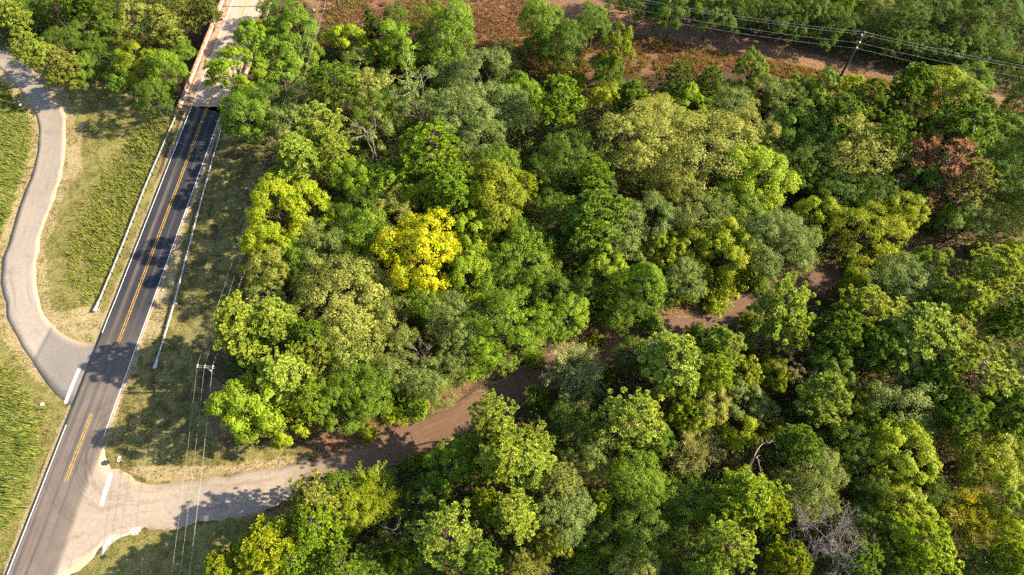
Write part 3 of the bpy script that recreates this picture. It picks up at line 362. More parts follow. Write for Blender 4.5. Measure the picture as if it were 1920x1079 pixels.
    (-2.87, 31.88, 7.01, 14.96, 'pine', (0.275, 0.33, 0.038), "pale green pine on the dirt road's lower edge, nearest the highway", "trees on the dirt road's lower edge", 'pine tree'),
    (-2.01, 34.05, 8.15, 20.0, 'pine', (0.275, 0.33, 0.038), "pale green pine on the dirt road's lower edge, second from the highway", "trees on the dirt road's lower edge", 'pine tree'),
    (-1.18, 27.81, 8.39, 19.0, 'pine', (0.275, 0.33, 0.038), "pale green pine on the dirt road's lower edge, third from the highway", "trees on the dirt road's lower edge", 'pine tree'),
    (34.12, 44.65, 8.73, 16.42, 'pine', (0.275, 0.33, 0.038), "pale green pine on the dirt road's lower edge, fourth from the highway", "trees on the dirt road's lower edge", 'pine tree'),
    (45.49, 48.25, 7.51, 15.38, 'pine', (0.275, 0.33, 0.038), "pale green pine on the dirt road's lower edge, third farthest from the highway", "trees on the dirt road's lower edge", 'pine tree'),
    (58.51, 51.86, 8.99, 16.64, 'pine', (0.275, 0.33, 0.038), "pale green pine on the dirt road's lower edge, second farthest from the highway", "trees on the dirt road's lower edge", 'pine tree'),
    (74.52, 54.65, 8.63, 16.34, 'pine', (0.275, 0.33, 0.038), "pale green pine on the dirt road's lower edge, farthest from the highway", "trees on the dirt road's lower edge", 'pine tree'),
    (-9.08, 27.78, 7.95, 11.36, 'gum', (0.185, 0.275, 0.012), "bright green leafy tree on the dirt road's lower edge", "trees on the dirt road's lower edge", 'tree'),
    (-27.21, 23.98, 5.29, 13.5, 'pine', (0.14, 0.212, 0.014), "small mid green pine on the dirt road's lower edge", "trees on the dirt road's lower edge", 'pine tree'),
    (10.35, 44.13, 11.07, 9.84, 'wisp', (0.34, 0.34, 0.11), "broad pale straw-green feathery tree on the dirt road's lower edge", "trees on the dirt road's lower edge", 'tree'),
    (11.1, 39.24, 8.08, 8.05, 'wisp', (0.34, 0.34, 0.11), "pale straw-green feathery tree on the dirt road's lower edge", "trees on the dirt road's lower edge", 'tree'),
    (20.01, 46.34, 6.02, 8.51, 'round', (0.096, 0.15, 0.013), "small dark green dense-crowned tree on the dirt road's lower edge", "trees on the dirt road's lower edge", 'tree'),
    (24.54, 42.66, 9.96, 17.47, 'pine', (0.275, 0.33, 0.038), "broad pale green pine on the dirt road's lower edge, nearest the highway", "trees on the dirt road's lower edge", 'pine tree'),
    (44.35, 51.02, 11.2, 18.52, 'pine', (0.275, 0.33, 0.038), "broad pale green pine on the dirt road's lower edge, second from the highway", "trees on the dirt road's lower edge", 'pine tree'),
    (65.67, 48.04, 14.32, 18.0, 'pine', (0.275, 0.33, 0.038), "broad pale green pine on the dirt road's lower edge, third from the highway", "trees on the dirt road's lower edge", 'pine tree'),
    (81.68, 58.18, 11.52, 18.79, 'pine', (0.275, 0.33, 0.038), "broad pale green pine on the dirt road's lower edge, farthest from the highway", "trees on the dirt road's lower edge", 'pine tree'),
    (32.62, 40.79, 7.72, 15.56, 'pine', (0.245, 0.31, 0.013), "lime green pine on the dirt road's lower edge", "trees on the dirt road's lower edge", 'pine tree'),
    (38.86, 42.12, 6.61, 10.29, 'gum', (0.215, 0.248, 0.01), "mossy green leafy tree on the dirt road's lower edge", "trees on the dirt road's lower edge", 'tree'),
    (53.35, 48.7, 8.88, 16.55, 'pine', (0.14, 0.212, 0.014), "mid green pine on the dirt road's lower edge, nearest the highway", "trees on the dirt road's lower edge", 'pine tree'),
    (59.86, 45.57, 7.88, 15.7, 'pine', (0.14, 0.212, 0.014), "mid green pine on the dirt road's lower edge, farthest from the highway", "trees on the dirt road's lower edge", 'pine tree'),
    (62.3, 59.56, 5.1, 9.08, 'gum', (0.255, 0.3, 0.008), "small yellow-green leafy tree on the dirt road's lower edge", "trees on the dirt road's lower edge", 'tree'),
    (68.3, 59.17, 10.03, 12.03, 'oak', (0.178, 0.22, 0.048), "grey-green rounded tree on the dirt road's lower edge", "trees on the dirt road's lower edge", 'tree'),
    (71.16, 67.2, 9.71, 5.17, 'shrub', (0.255, 0.3, 0.008), "yellow-green bush on the dirt road's lower edge", "bushes on the dirt road's lower edge", 'bush'),
    (75.11, 63.27, 6.18, 9.94, 'gum', (0.14, 0.212, 0.014), "small mid green leafy tree on the dirt road's lower edge", "trees on the dirt road's lower edge", 'tree'),
    (92.87, 65.59, 6.23, 9.99, 'gum', (0.245, 0.31, 0.013), "small lime green leafy tree on the dirt road's lower edge", "trees on the dirt road's lower edge", 'tree'),
    (42.29, 48.57, 5.85, 9.39, 'snagoak', (0.215, 0.248, 0.01), "small mossy green half-dead tree on the dirt road's lower edge", "trees on the dirt road's lower edge", 'dead tree'),
    (-4.92, 34.43, 4.31, 2.74, 'shrub', (0.14, 0.212, 0.014), "small mid green bush on the dirt road's lower edge, nearest the highway", "bushes on the dirt road's lower edge", 'bush'),
    (15.92, 45.07, 4.5, 2.82, 'shrub', (0.14, 0.212, 0.014), "small mid green bush on the dirt road's lower edge, second from the highway", "bushes on the dirt road's lower edge", 'bush'),
    (33.68, 52.4, 4.63, 2.88, 'shrub', (0.14, 0.212, 0.014), "small mid green bush on the dirt road's lower edge, third from the highway", "bushes on the dirt road's lower edge", 'bush'),
    (64.5, 66.21, 6.48, 3.72, 'shrub', (0.14, 0.212, 0.014), "small mid green bush on the dirt road's lower edge, farthest from the highway", "bushes on the dirt road's lower edge", 'bush'),
    (80.01, 52.35, 8.83, 11.12, 'oak', (0.096, 0.15, 0.013), "dark green rounded tree on the dirt road's lower edge", "trees on the dirt road's lower edge", 'tree'),
    (3.62, 40.35, 4.34, 5.81, 'wisp', (0.14, 0.212, 0.014), "small mid green feathery tree on the dirt road's lower edge", "trees on the dirt road's lower edge", 'tree'),
    (-15.78, 29.28, 4.22, 2.7, 'shrub', (0.215, 0.248, 0.01), "small mossy green bush on the dirt road's lower edge, nearest the highway", "bushes on the dirt road's lower edge", 'bush'),
    (5.51, 39.99, 3.92, 2.56, 'shrub', (0.215, 0.248, 0.01), "small mossy green bush on the dirt road's lower edge, second from the highway", "bushes on the dirt road's lower edge", 'bush'),
    (43.66, 55.23, 4.68, 2.9, 'shrub', (0.215, 0.248, 0.01), "small mossy green bush on the dirt road's lower edge, farthest from the highway", "bushes on the dirt road's lower edge", 'bush'),
    (-30.65, 20.66, 7.39, 15.28, 'pine', (0.255, 0.265, 0.046), 'olive pine nearest the lower junction verge', 'trees nearest the lower junction verge', 'pine tree'),
    (-21.3, 22.89, 11.48, 10.09, 'wisp', (0.255, 0.3, 0.008), 'broad yellow-green feathery tree nearest the lower junction verge', 'trees nearest the lower junction verge', 'tree'),
    (-17.12, 17.36, 6.23, 9.67, 'snagoak', (0.14, 0.212, 0.014), 'mid green half-dead tree nearest the lower junction verge', 'trees nearest the lower junction verge', 'dead tree'),
    (-27.66, 17.51, 9.32, 16.92, 'pine', (0.185, 0.275, 0.012), 'broad bright green pine nearest the lower junction verge', 'trees nearest the lower junction verge', 'pine tree'),
    (-39.88, 12.77, 5.91, 14.02, 'pine', (0.255, 0.3, 0.008), 'yellow-green pine nearest the lower junction verge, nearest the highway', 'trees nearest the lower junction verge', 'pine tree'),
    (-34.27, 15.43, 8.43, 16.17, 'pine', (0.255, 0.3, 0.008), 'yellow-green pine nearest the lower junction verge, farthest from the highway', 'trees nearest the lower junction verge', 'pine tree'),
    (-19.16, 14.6, 8.04, 8.03, 'wisp', (0.255, 0.265, 0.046), 'olive feathery tree nearest the lower junction verge', 'trees nearest the lower junction verge', 'tree'),
    (-8.23, 16.31, 10.87, 18.0, 'pine', (0.275, 0.33, 0.038), 'broad pale green pine nearest the lower junction verge', 'trees nearest the lower junction verge', 'pine tree'),
    (-2.97, 20.13, 5.69, 13.84, 'pine', (0.255, 0.3, 0.008), 'small yellow-green pine nearest the lower junction verge', 'trees nearest the lower junction verge', 'pine tree'),
    (-43.35, 11.88, 3.94, 8.15, 'gum', (0.255, 0.3, 0.008), 'small yellow-green leafy tree nearest the lower junction verge, nearest the highway', 'trees nearest the lower junction verge', 'tree'),
    (-15.59, 12.55, 5.24, 9.19, 'gum', (0.255, 0.3, 0.008), 'small yellow-green leafy tree nearest the lower junction verge, farthest from the highway', 'trees nearest the lower junction verge', 'tree'),
    (-24.07, 13.09, 6.73, 14.72, 'pine', (0.14, 0.212, 0.014), 'mid green pine nearest the lower junction verge, nearest the highway', 'trees nearest the lower junction verge', 'pine tree'),
    (-4.47, 11.98, 7.5, 15.37, 'pine', (0.14, 0.212, 0.014), 'mid green pine nearest the lower junction verge, farthest from the highway', 'trees nearest the lower junction verge', 'pine tree'),
    (-29.98, 12.06, 6.7, 14.69, 'pine', (0.185, 0.275, 0.012), 'bright green pine nearest the lower junction verge', 'trees nearest the lower junction verge', 'pine tree'),
    (-13.13, 22.93, 6.87, 9.15, 'round', (0.096, 0.15, 0.013), 'dark green dense-crowned tree nearest the lower junction verge', 'trees nearest the lower junction verge', 'tree'),
    (-13.35, 13.67, 6.15, 9.11, 'oak', (0.096, 0.15, 0.013), 'dark green rounded tree nearest the lower junction verge', 'trees nearest the lower junction verge', 'tree'),
    (-24.47, 19.96, 6.29, 10.03, 'gum', (0.215, 0.248, 0.01), 'mossy green leafy tree nearest the lower junction verge', 'trees nearest the lower junction verge', 'tree'),
    (-36.35, 11.77, 6.06, 9.85, 'gum', (0.245, 0.31, 0.013), 'lime green leafy tree nearest the lower junction verge', 'trees nearest the lower junction verge', 'tree'),
    (-20.98, 11.82, 6.09, 9.07, 'oak', (0.14, 0.212, 0.014), 'mid green rounded tree nearest the lower junction verge', 'trees nearest the lower junction verge', 'tree'),
    (18.03, 34.56, 10.55, 17.0, 'pine', (0.275, 0.33, 0.038), "broad pale green pine in the lower wood's middle, nearest the highway", "trees in the lower wood's middle", 'pine tree'),
    (31.22, 14.25, 9.58, 17.14, 'pine', (0.275, 0.33, 0.038), "broad pale green pine in the lower wood's middle, farthest from the highway", "trees in the lower wood's middle", 'pine tree'),
    (12.15, 29.31, 7.97, 9.98, 'round', (0.178, 0.22, 0.048), "grey-green dense-crowned tree in the lower wood's middle", "trees in the lower wood's middle", 'tree'),
    (25.5, 37.06, 6.77, 10.42, 'gum', (0.255, 0.3, 0.008), "yellow-green leafy tree in the lower wood's middle, nearest the highway", "trees in the lower wood's middle", 'tree'),
    (27.75, 34.21, 6.69, 10.35, 'gum', (0.255, 0.3, 0.008), "yellow-green leafy tree in the lower wood's middle, farthest from the highway", "trees in the lower wood's middle", 'tree'),
    (31.83, 36.88, 7.24, 10.79, 'gum', (0.255, 0.265, 0.046), "olive leafy tree in the lower wood's middle", "trees in the lower wood's middle", 'tree'),
    (28.85, 30.57, 10.94, 9.77, 'wisp', (0.34, 0.34, 0.11), "broad pale straw-green feathery tree in the lower wood's middle", "trees in the lower wood's middle", 'tree'),
    (13.82, 21.43, 4.56, 8.65, 'gum', (0.255, 0.3, 0.008), "small yellow-green leafy tree in the lower wood's middle, nearest the highway", "trees in the lower wood's middle", 'tree'),
    (36.24, 33.56, 5.74, 9.6, 'gum', (0.255, 0.3, 0.008), "small yellow-green leafy tree in the lower wood's middle, farthest from the highway", "trees in the lower wood's middle", 'tree'),
    (18.74, 25.05, 8.69, 11.02, 'oak', (0.14, 0.212, 0.014), "mid green rounded tree in the lower wood's middle, nearest the highway", "trees in the lower wood's middle", 'tree'),
    (27.31, 21.74, 9.0, 11.25, 'oak', (0.14, 0.212, 0.014), "mid green rounded tree in the lower wood's middle, farthest from the highway", "trees in the lower wood's middle", 'tree'),
    (0.77, 19.54, 7.35, 15.25, 'pine', (0.275, 0.33, 0.038), "pale green pine in the lower wood's middle, nearest the highway", "trees in the lower wood's middle", 'pine tree'),
    (3.18, 26.53, 8.87, 16.54, 'pine', (0.275, 0.33, 0.038), "pale green pine in the lower wood's middle, second from the highway", "trees in the lower wood's middle", 'pine tree'),
    (3.7, 31.26, 6.42, 14.46, 'pine', (0.275, 0.33, 0.038), "pale green pine in the lower wood's middle, third from the highway", "trees in the lower wood's middle", 'pine tree'),
    (26.94, 11.72, 5.88, 14.0, 'pine', (0.275, 0.33, 0.038), "pale green pine in the lower wood's middle, farthest from the highway", "trees in the lower wood's middle", 'pine tree'),
    (8.1, 24.3, 6.66, 14.66, 'pine', (0.255, 0.265, 0.046), "olive pine in the lower wood's middle", "trees in the lower wood's middle", 'pine tree'),
    (7.16, 19.99, 10.24, 11.68, 'round', (0.178, 0.22, 0.048), "broad grey-green dense-crowned tree in the lower wood's middle", "trees in the lower wood's middle", 'tree'),
    (20.05, 18.17, 9.71, 11.78, 'oak', (0.096, 0.15, 0.013), "broad dark green rounded tree in the lower wood's middle", "trees in the lower wood's middle", 'tree'),
    (34.23, 21.3, 10.24, 16.0, 'pine', (0.245, 0.31, 0.013), "broad lime green pine in the lower wood's middle", "trees in the lower wood's middle", 'pine tree'),
    (37.22, 19.62, 6.52, 14.54, 'pine', (0.255, 0.3, 0.008), "yellow-green pine in the lower wood's middle", "trees in the lower wood's middle", 'pine tree'),
    (3.18, 13.5, 7.13, 7.48, 'wisp', (0.255, 0.265, 0.046), "olive feathery tree in the lower wood's middle, nearest the highway", "trees in the lower wood's middle", 'tree'),
    (41.9, 34.35, 6.85, 7.31, 'wisp', (0.255, 0.265, 0.046), "olive feathery tree in the lower wood's middle, farthest from the highway", "trees in the lower wood's middle", 'tree'),
    (11.46, 14.26, 6.41, 3.69, 'shrub', (0.14, 0.212, 0.014), "mid green bush in the lower wood's middle", "bushes in the lower wood's middle", 'bush'),
    (17.87, 12.84, 6.97, 9.73, 'oak', (0.255, 0.265, 0.046), "olive rounded tree in the lower wood's middle", "trees in the lower wood's middle", 'tree'),
    (9.38, 33.54, 7.63, 10.22, 'oak', (0.096, 0.15, 0.013), "dark green rounded tree in the lower wood's middle, nearest the highway", "trees in the lower wood's middle", 'tree'),
    (14.29, 16.61, 6.23, 9.17, 'oak', (0.096, 0.15, 0.013), "dark green rounded tree in the lower wood's middle, second from the highway", "trees in the lower wood's middle", 'tree'),
    (25.81, 14.99, 7.89, 10.42, 'oak', (0.096, 0.15, 0.013), "dark green rounded tree in the lower wood's middle, farthest from the highway", "trees in the lower wood's middle", 'tree'),
    (38.08, 37.86, 8.24, 10.68, 'oak', (0.178, 0.22, 0.048), "grey-green rounded tree in the lower wood's middle", "trees in the lower wood's middle", 'tree'),
    (23.29, 31.11, 5.69, 9.55, 'gum', (0.14, 0.212, 0.014), "small mid green leafy tree in the lower wood's middle", "trees in the lower wood's middle", 'tree'),
    (0.75, 11.44, 5.06, 13.3, 'pine', (0.255, 0.265, 0.046), "small olive pine in the lower wood's middle", "trees in the lower wood's middle", 'pine tree'),
    (5.56, 16.61, 5.34, 9.27, 'gum', (0.215, 0.248, 0.01), "small mossy green leafy tree in the lower wood's middle", "trees in the lower wood's middle", 'tree'),
    (47.58, 43.19, 8.4, 11.3, 'snagoak', (0.27, 0.21, 0.12), "tan half-dead tree in the lower wood's far corner", "trees in the lower wood's far corner", 'dead tree'),
    (43.64, 43.66, 5.99, 9.79, 'gum', (0.215, 0.248, 0.01), "small mossy green leafy tree in the lower wood's far corner", "trees in the lower wood's far corner", 'tree'),
    (52.88, 43.2, 7.9, 11.32, 'gum', (0.14, 0.212, 0.014), "mid green leafy tree in the lower wood's far corner, nearest the highway", "trees in the lower wood's far corner", 'tree'),
    (58.37, 12.1, 6.91, 10.53, 'gum', (0.14, 0.212, 0.014), "mid green leafy tree in the lower wood's far corner, farthest from the highway", "trees in the lower wood's far corner", 'tree'),
    (73.99, 41.95, 13.19, 18.0, 'pine', (0.275, 0.33, 0.038), "broad pale green pine in the lower wood's far corner", "trees in the lower wood's far corner", 'pine tree'),
    (43.94, 29.74, 6.38, 14.43, 'pine', (0.14, 0.212, 0.014), "mid green pine in the lower wood's far corner, nearest the highway", "trees in the lower wood's far corner", 'pine tree'),
    (48.15, 12.44, 6.31, 14.36, 'pine', (0.14, 0.212, 0.014), "mid green pine in the lower wood's far corner, second from the highway", "trees in the lower wood's far corner", 'pine tree'),
    (66.94, 37.94, 7.07, 15.01, 'pine', (0.14, 0.212, 0.014), "mid green pine in the lower wood's far corner, third from the highway", "trees in the lower wood's far corner", 'pine tree'),
    (70.25, 35.28, 7.44, 15.32, 'pine', (0.14, 0.212, 0.014), "mid green pine in the lower wood's far corner, fourth from the highway", "trees in the lower wood's far corner", 'pine tree'),
    (76.57, 34.57, 8.74, 16.43, 'pine', (0.14, 0.212, 0.014), "mid green pine in the lower wood's far corner, second farthest from the highway", "trees in the lower wood's far corner", 'pine tree'),
    (82.74, 50.1, 8.86, 16.53, 'pine', (0.14, 0.212, 0.014), "mid green pine in the lower wood's far corner, farthest from the highway", "trees in the lower wood's far corner", 'pine tree'),
    (71.0, 45.48, 7.76, 15.6, 'pine', (0.255, 0.265, 0.046), "olive pine in the lower wood's far corner", "trees in the lower wood's far corner", 'pine tree'),
    (62.1, 37.59, 12.38, 13.78, 'oak', (0.178, 0.22, 0.048), "broad grey-green rounded tree in the lower wood's far corner", "trees in the lower wood's far corner", 'tree'),
    (68.68, 34.22, 9.23, 8.74, 'wisp', (0.34, 0.34, 0.11), "pale straw-green feathery tree in the lower wood's far corner", "trees in the lower wood's far corner", 'tree'),
    (60.62, 29.2, 10.6, 13.0, 'gum', (0.255, 0.3, 0.008), "broad yellow-green leafy tree in the lower wood's far corner", "trees in the lower wood's far corner", 'tree'),
    (48.7, 35.03, 7.88, 15.69, 'pine', (0.275, 0.33, 0.038), "pale green pine in the lower wood's far corner", "trees in the lower wood's far corner", 'pine tree'),
    (54.52, 35.32, 4.84, 8.87, 'gum', (0.255, 0.3, 0.008), "small yellow-green leafy tree in the lower wood's far corner, nearest the highway", "trees in the lower wood's far corner", 'tree'),
    (75.64, 17.01, 5.35, 9.28, 'gum', (0.255, 0.3, 0.008), "small yellow-green leafy tree in the lower wood's far corner, farthest from the highway", "trees in the lower wood's far corner", 'tree'),
    (53.59, 30.02, 7.97, 10.48, 'oak', (0.096, 0.15, 0.013), "dark green rounded tree in the lower wood's far corner, nearest the highway", "trees in the lower wood's far corner", 'tree'),
    (53.81, 17.25, 7.97, 10.48, 'oak', (0.096, 0.15, 0.013), "dark green rounded tree in the lower wood's far corner, second from the highway", "trees in the lower wood's far corner", 'tree'),
    (55.74, 23.63, 6.43, 9.32, 'oak', (0.096, 0.15, 0.013), "dark green rounded tree in the lower wood's far corner, third from the highway", "trees in the lower wood's far corner", 'tree'),
    (56.33, 37.15, 6.81, 9.6, 'oak', (0.096, 0.15, 0.013), "dark green rounded tree in the lower wood's far corner, fourth from the highway", "trees in the lower wood's far corner", 'tree'),
    (68.92, 12.95, 6.13, 9.09, 'oak', (0.096, 0.15, 0.013), "dark green rounded tree in the lower wood's far corner, second farthest from the highway", "trees in the lower wood's far corner", 'tree'),
    (84.5, 43.37, 8.91, 11.18, 'oak', (0.096, 0.15, 0.013), "dark green rounded tree in the lower wood's far corner, farthest from the highway", "trees in the lower wood's far corner", 'tree'),
    (45.21, 24.33, 11.73, 12.8, 'round', (0.178, 0.22, 0.048), "broad grey-green dense-crowned tree in the lower wood's far corner", "trees in the lower wood's far corner", 'tree'),
    (58.02, 19.77, 8.02, 11.41, 'gum', (0.215, 0.248, 0.01), "mossy green leafy tree in the lower wood's far corner, nearest the highway", "trees in the lower wood's far corner", 'tree'),
    (73.65, 29.66, 9.26, 12.41, 'gum', (0.215, 0.248, 0.01), "mossy green leafy tree in the lower wood's far corner, farthest from the highway", "trees in the lower wood's far corner", 'tree'),
    (44.17, 16.6, 11.95, 16.0, 'bare', (0.25, 0.2, 0.18), "leafless grey tree in the lower wood's far corner", "trees in the lower wood's far corner", 'dead tree'),
    (38.04, 12.98, 7.53, 15.4, 'pine', (0.255, 0.3, 0.008), "yellow-green pine in the lower wood's far corner", "trees in the lower wood's far corner", 'pine tree'),
    (60.24, 15.09, 10.95, 16.0, 'pine', (0.245, 0.31, 0.013), "broad lime green pine in the lower wood's far corner", "trees in the lower wood's far corner", 'pine tree'),
    (70.28, 20.56, 11.8, 10.28, 'wisp', (0.33, 0.31, 0.02), "mustard feathery tree in the lower wood's far corner", "trees in the lower wood's far corner", 'tree'),
    (71.17, 13.11, 6.73, 14.72, 'pine', (0.245, 0.31, 0.013), "lime green pine in the lower wood's far corner", "trees in the lower wood's far corner", 'pine tree'),
    (75.75, 21.81, 7.22, 10.78, 'gum', (0.245, 0.31, 0.013), "lime green leafy tree in the lower wood's far corner", "trees in the lower wood's far corner", 'tree'),
    (52.08, 21.94, 2.77, 8.49, 'cedar', (0.14, 0.212, 0.014), "small mid green cone-shaped tree in the lower wood's far corner", "trees in the lower wood's far corner", 'tree'),
    (65.06, 23.74, 6.45, 8.84, 'round', (0.096, 0.15, 0.013), "dark green dense-crowned tree in the lower wood's far corner", "trees in the lower wood's far corner", 'tree'),
    (40.62, 11.77, 5.06, 13.3, 'pine', (0.14, 0.212, 0.014), "small mid green pine in the lower wood's far corner", "trees in the lower wood's far corner", 'pine tree'),
    (50.34, 27.86, 5.63, 8.72, 'oak', (0.096, 0.15, 0.013), "small dark green rounded tree in the lower wood's far corner", "trees in the lower wood's far corner", 'tree'),
    (79.46, 28.51, 6.56, 9.42, 'oak', (0.14, 0.212, 0.014), "mid green rounded tree in the lower wood's far corner", "trees in the lower wood's far corner", 'tree'),
    (59.25, 34.55, 5.77, 9.61, 'gum', (0.14, 0.212, 0.014), "small mid green leafy tree in the lower wood's far corner", "trees in the lower wood's far corner", 'tree'),
    (47.85, 21.78, 5.48, 8.61, 'oak', (0.178, 0.22, 0.048), "small grey-green rounded tree in the lower wood's far corner", "trees in the lower wood's far corner", 'tree'),
    (28.76, 139.78, 8.72, 11.04, 'oak', (0.096, 0.15, 0.013), 'dark green rounded tree deep behind the clearing before its pole, nearest the highway', 'trees deep behind the clearing before its pole', 'tree'),
    (29.59, 134.6, 8.1, 10.58, 'oak', (0.096, 0.15, 0.013), 'dark green rounded tree deep behind the clearing before its pole, second from the highway', 'trees deep behind the clearing before its pole', 'tree'),
    (35.23, 136.56, 8.64, 10.98, 'oak', (0.096, 0.15, 0.013), 'dark green rounded tree deep behind the clearing before its pole, third from the highway', 'trees deep behind the clearing before its pole', 'tree'),
    (42.97, 135.1, 9.13, 11.35, 'oak', (0.096, 0.15, 0.013), 'dark green rounded tree deep behind the clearing before its pole, fourth from the highway', 'trees deep behind the clearing before its pole', 'tree'),
    (45.43, 130.42, 9.18, 11.38, 'oak', (0.096, 0.15, 0.013), 'dark green rounded tree deep behind the clearing before its pole, fifth from the highway', 'trees deep behind the clearing before its pole', 'tree'),
    (53.82, 132.99, 8.63, 10.97, 'oak', (0.096, 0.15, 0.013), 'dark green rounded tree deep behind the clearing before its pole, sixth from the highway', 'trees deep behind the clearing before its pole', 'tree'),
    (58.97, 135.19, 9.13, 11.35, 'oak', (0.096, 0.15, 0.013), 'dark green rounded tree deep behind the clearing before its pole, fifth farthest from the highway', 'trees deep behind the clearing before its pole', 'tree'),
    (60.62, 129.17, 9.21, 11.41, 'oak', (0.096, 0.15, 0.013), 'dark green rounded tree deep behind the clearing before its pole, fourth farthest from the highway', 'trees deep behind the clearing before its pole', 'tree'),
    (65.38, 135.21, 8.61, 10.96, 'oak', (0.096, 0.15, 0.013), 'dark green rounded tree deep behind the clearing before its pole, third farthest from the highway', 'trees deep behind the clearing before its pole', 'tree'),
    (72.58, 137.06, 8.65, 10.99, 'oak', (0.096, 0.15, 0.013), 'dark green rounded tree deep behind the clearing before its pole, second farthest from the highway', 'trees deep behind the clearing before its pole', 'tree'),
    (74.54, 128.58, 7.67, 10.25, 'oak', (0.096, 0.15, 0.013), 'dark green rounded tree deep behind the clearing before its pole, farthest from the highway', 'trees deep behind the clearing before its pole', 'tree'),
    (36.57, 130.8, 8.08, 11.46, 'gum', (0.096, 0.15, 0.013), 'dark green leafy tree deep behind the clearing before its pole, nearest the highway', 'trees deep behind the clearing before its pole', 'tree'),
    (68.02, 131.52, 9.12, 12.3, 'gum', (0.096, 0.15, 0.013), 'dark green leafy tree deep behind the clearing before its pole, farthest from the highway', 'trees deep behind the clearing before its pole', 'tree'),
    (78.85, 135.02, 7.53, 11.02, 'gum', (0.185, 0.275, 0.012), 'bright green leafy tree deep behind the clearing past its pole', 'trees deep behind the clearing past its pole', 'tree'),
    (83.92, 132.66, 8.67, 10.51, 'round', (0.178, 0.22, 0.048), 'grey-green dense-crowned tree deep behind the clearing past its pole', 'trees deep behind the clearing past its pole', 'tree'),
    (89.09, 127.71, 9.25, 11.44, 'oak', (0.096, 0.15, 0.013), 'dark green rounded tree deep behind the clearing past its pole, nearest the highway', 'trees deep behind the clearing past its pole', 'tree'),
    (90.06, 135.75, 9.15, 11.36, 'oak', (0.096, 0.15, 0.013), 'dark green rounded tree deep behind the clearing past its pole, second from the highway', 'trees deep behind the clearing past its pole', 'tree'),
    (97.1, 131.42, 9.67, 11.76, 'oak', (0.096, 0.15, 0.013), 'dark green rounded tree deep behind the clearing past its pole, third from the highway', 'trees deep behind the clearing past its pole', 'tree'),
    (102.85, 126.87, 9.75, 11.81, 'oak', (0.096, 0.15, 0.013), 'dark green rounded tree deep behind the clearing past its pole, fourth from the highway', 'trees deep behind the clearing past its pole', 'tree'),
    (108.35, 136.02, 9.68, 11.76, 'oak', (0.096, 0.15, 0.013), 'dark green rounded tree deep behind the clearing past its pole, second farthest from the highway', 'trees deep behind the clearing past its pole', 'tree'),
    (111.54, 130.75, 9.7, 11.77, 'oak', (0.096, 0.15, 0.013), 'dark green rounded tree deep behind the clearing past its pole, farthest from the highway', 'trees deep behind the clearing past its pole', 'tree'),
    (92.28, 123.94, 7.78, 8.0, 'oak', (0.096, 0.15, 0.013), 'dark green rounded tree fronting the clearing past its pole, nearest the highway', 'trees fronting the clearing past its pole', 'tree'),
    (103.72, 121.45, 7.79, 8.0, 'oak', (0.096, 0.15, 0.013), 'dark green rounded tree fronting the clearing past its pole, second from the highway', 'trees fronting the clearing past its pole', 'tree'),
    (108.02, 121.59, 8.86, 8.0, 'oak', (0.096, 0.15, 0.013), 'dark green rounded tree fronting the clearing past its pole, farthest from the highway', 'trees fronting the clearing past its pole', 'tree'),
    (99.14, 121.68, 8.29, 8.0, 'gum', (0.096, 0.15, 0.013), 'dark green leafy tree fronting the clearing past its pole, nearest the highway', 'trees fronting the clearing past its pole', 'tree'),
    (115.64, 126.01, 8.22, 8.0, 'gum', (0.096, 0.15, 0.013), 'dark green leafy tree fronting the clearing past its pole, farthest from the highway', 'trees fronting the clearing past its pole', 'tree'),
    (83.72, 126.27, 6.67, 8.0, 'oak', (0.096, 0.15, 0.013), 'small dark green rounded tree fronting the clearing past its pole, nearest the highway', 'trees fronting the clearing past its pole', 'tree'),
    (86.78, 123.84, 6.7, 8.0, 'oak', (0.096, 0.15, 0.013), 'small dark green rounded tree fronting the clearing past its pole, second from the highway', 'trees fronting the clearing past its pole', 'tree'),
    (111.81, 116.28, 6.79, 8.0, 'oak', (0.096, 0.15, 0.013), 'small dark green rounded tree fronting the clearing past its pole, farthest from the highway', 'trees fronting the clearing past its pole', 'tree'),
    (65.38, 127.38, 5.53, 9.42, 'gum', (0.096, 0.15, 0.013), 'small dark green leafy tree deep behind the clearing before its pole', 'trees deep behind the clearing before its pole', 'tree'),
    (50.55, 131.54, 4.99, 8.0, 'oak', (0.096, 0.15, 0.013), 'small dark green rounded tree fronting the clearing before its pole, nearest the highway', 'trees fronting the clearing before its pole', 'tree'),
    (56.8, 132.3, 5.52, 8.0, 'oak', (0.096, 0.15, 0.013), 'small dark green rounded tree fronting the clearing before its pole, farthest from the highway', 'trees fronting the clearing before its pole', 'tree'),
    (23.12, 137.53, 6.54, 9.4, 'oak', (0.096, 0.15, 0.013), 'small dark green rounded tree deep behind the clearing before its pole, nearest the highway', 'trees deep behind the clearing before its pole', 'tree'),
    (42.02, 133.16, 4.97, 8.0, 'oak', (0.096, 0.15, 0.013), 'small dark green rounded tree deep behind the clearing before its pole, farthest from the highway', 'trees deep behind the clearing before its pole', 'tree'),
    (50.69, 131.73, 8.69, 10.52, 'round', (0.096, 0.15, 0.013), 'dark green dense-crowned tree deep behind the clearing before its pole', 'trees deep behind the clearing before its pole', 'tree'),
    (116.68, 137.68, 8.69, 10.52, 'round', (0.096, 0.15, 0.013), 'dark green dense-crowned tree deep behind the clearing past its pole', 'trees deep behind the clearing past its pole', 'tree'),
    (79.23, 127.92, 7.74, 8.0, 'round', (0.096, 0.15, 0.013), 'dark green dense-crowned tree fronting the clearing past its pole, nearest the highway', 'trees fronting the clearing past its pole', 'tree'),
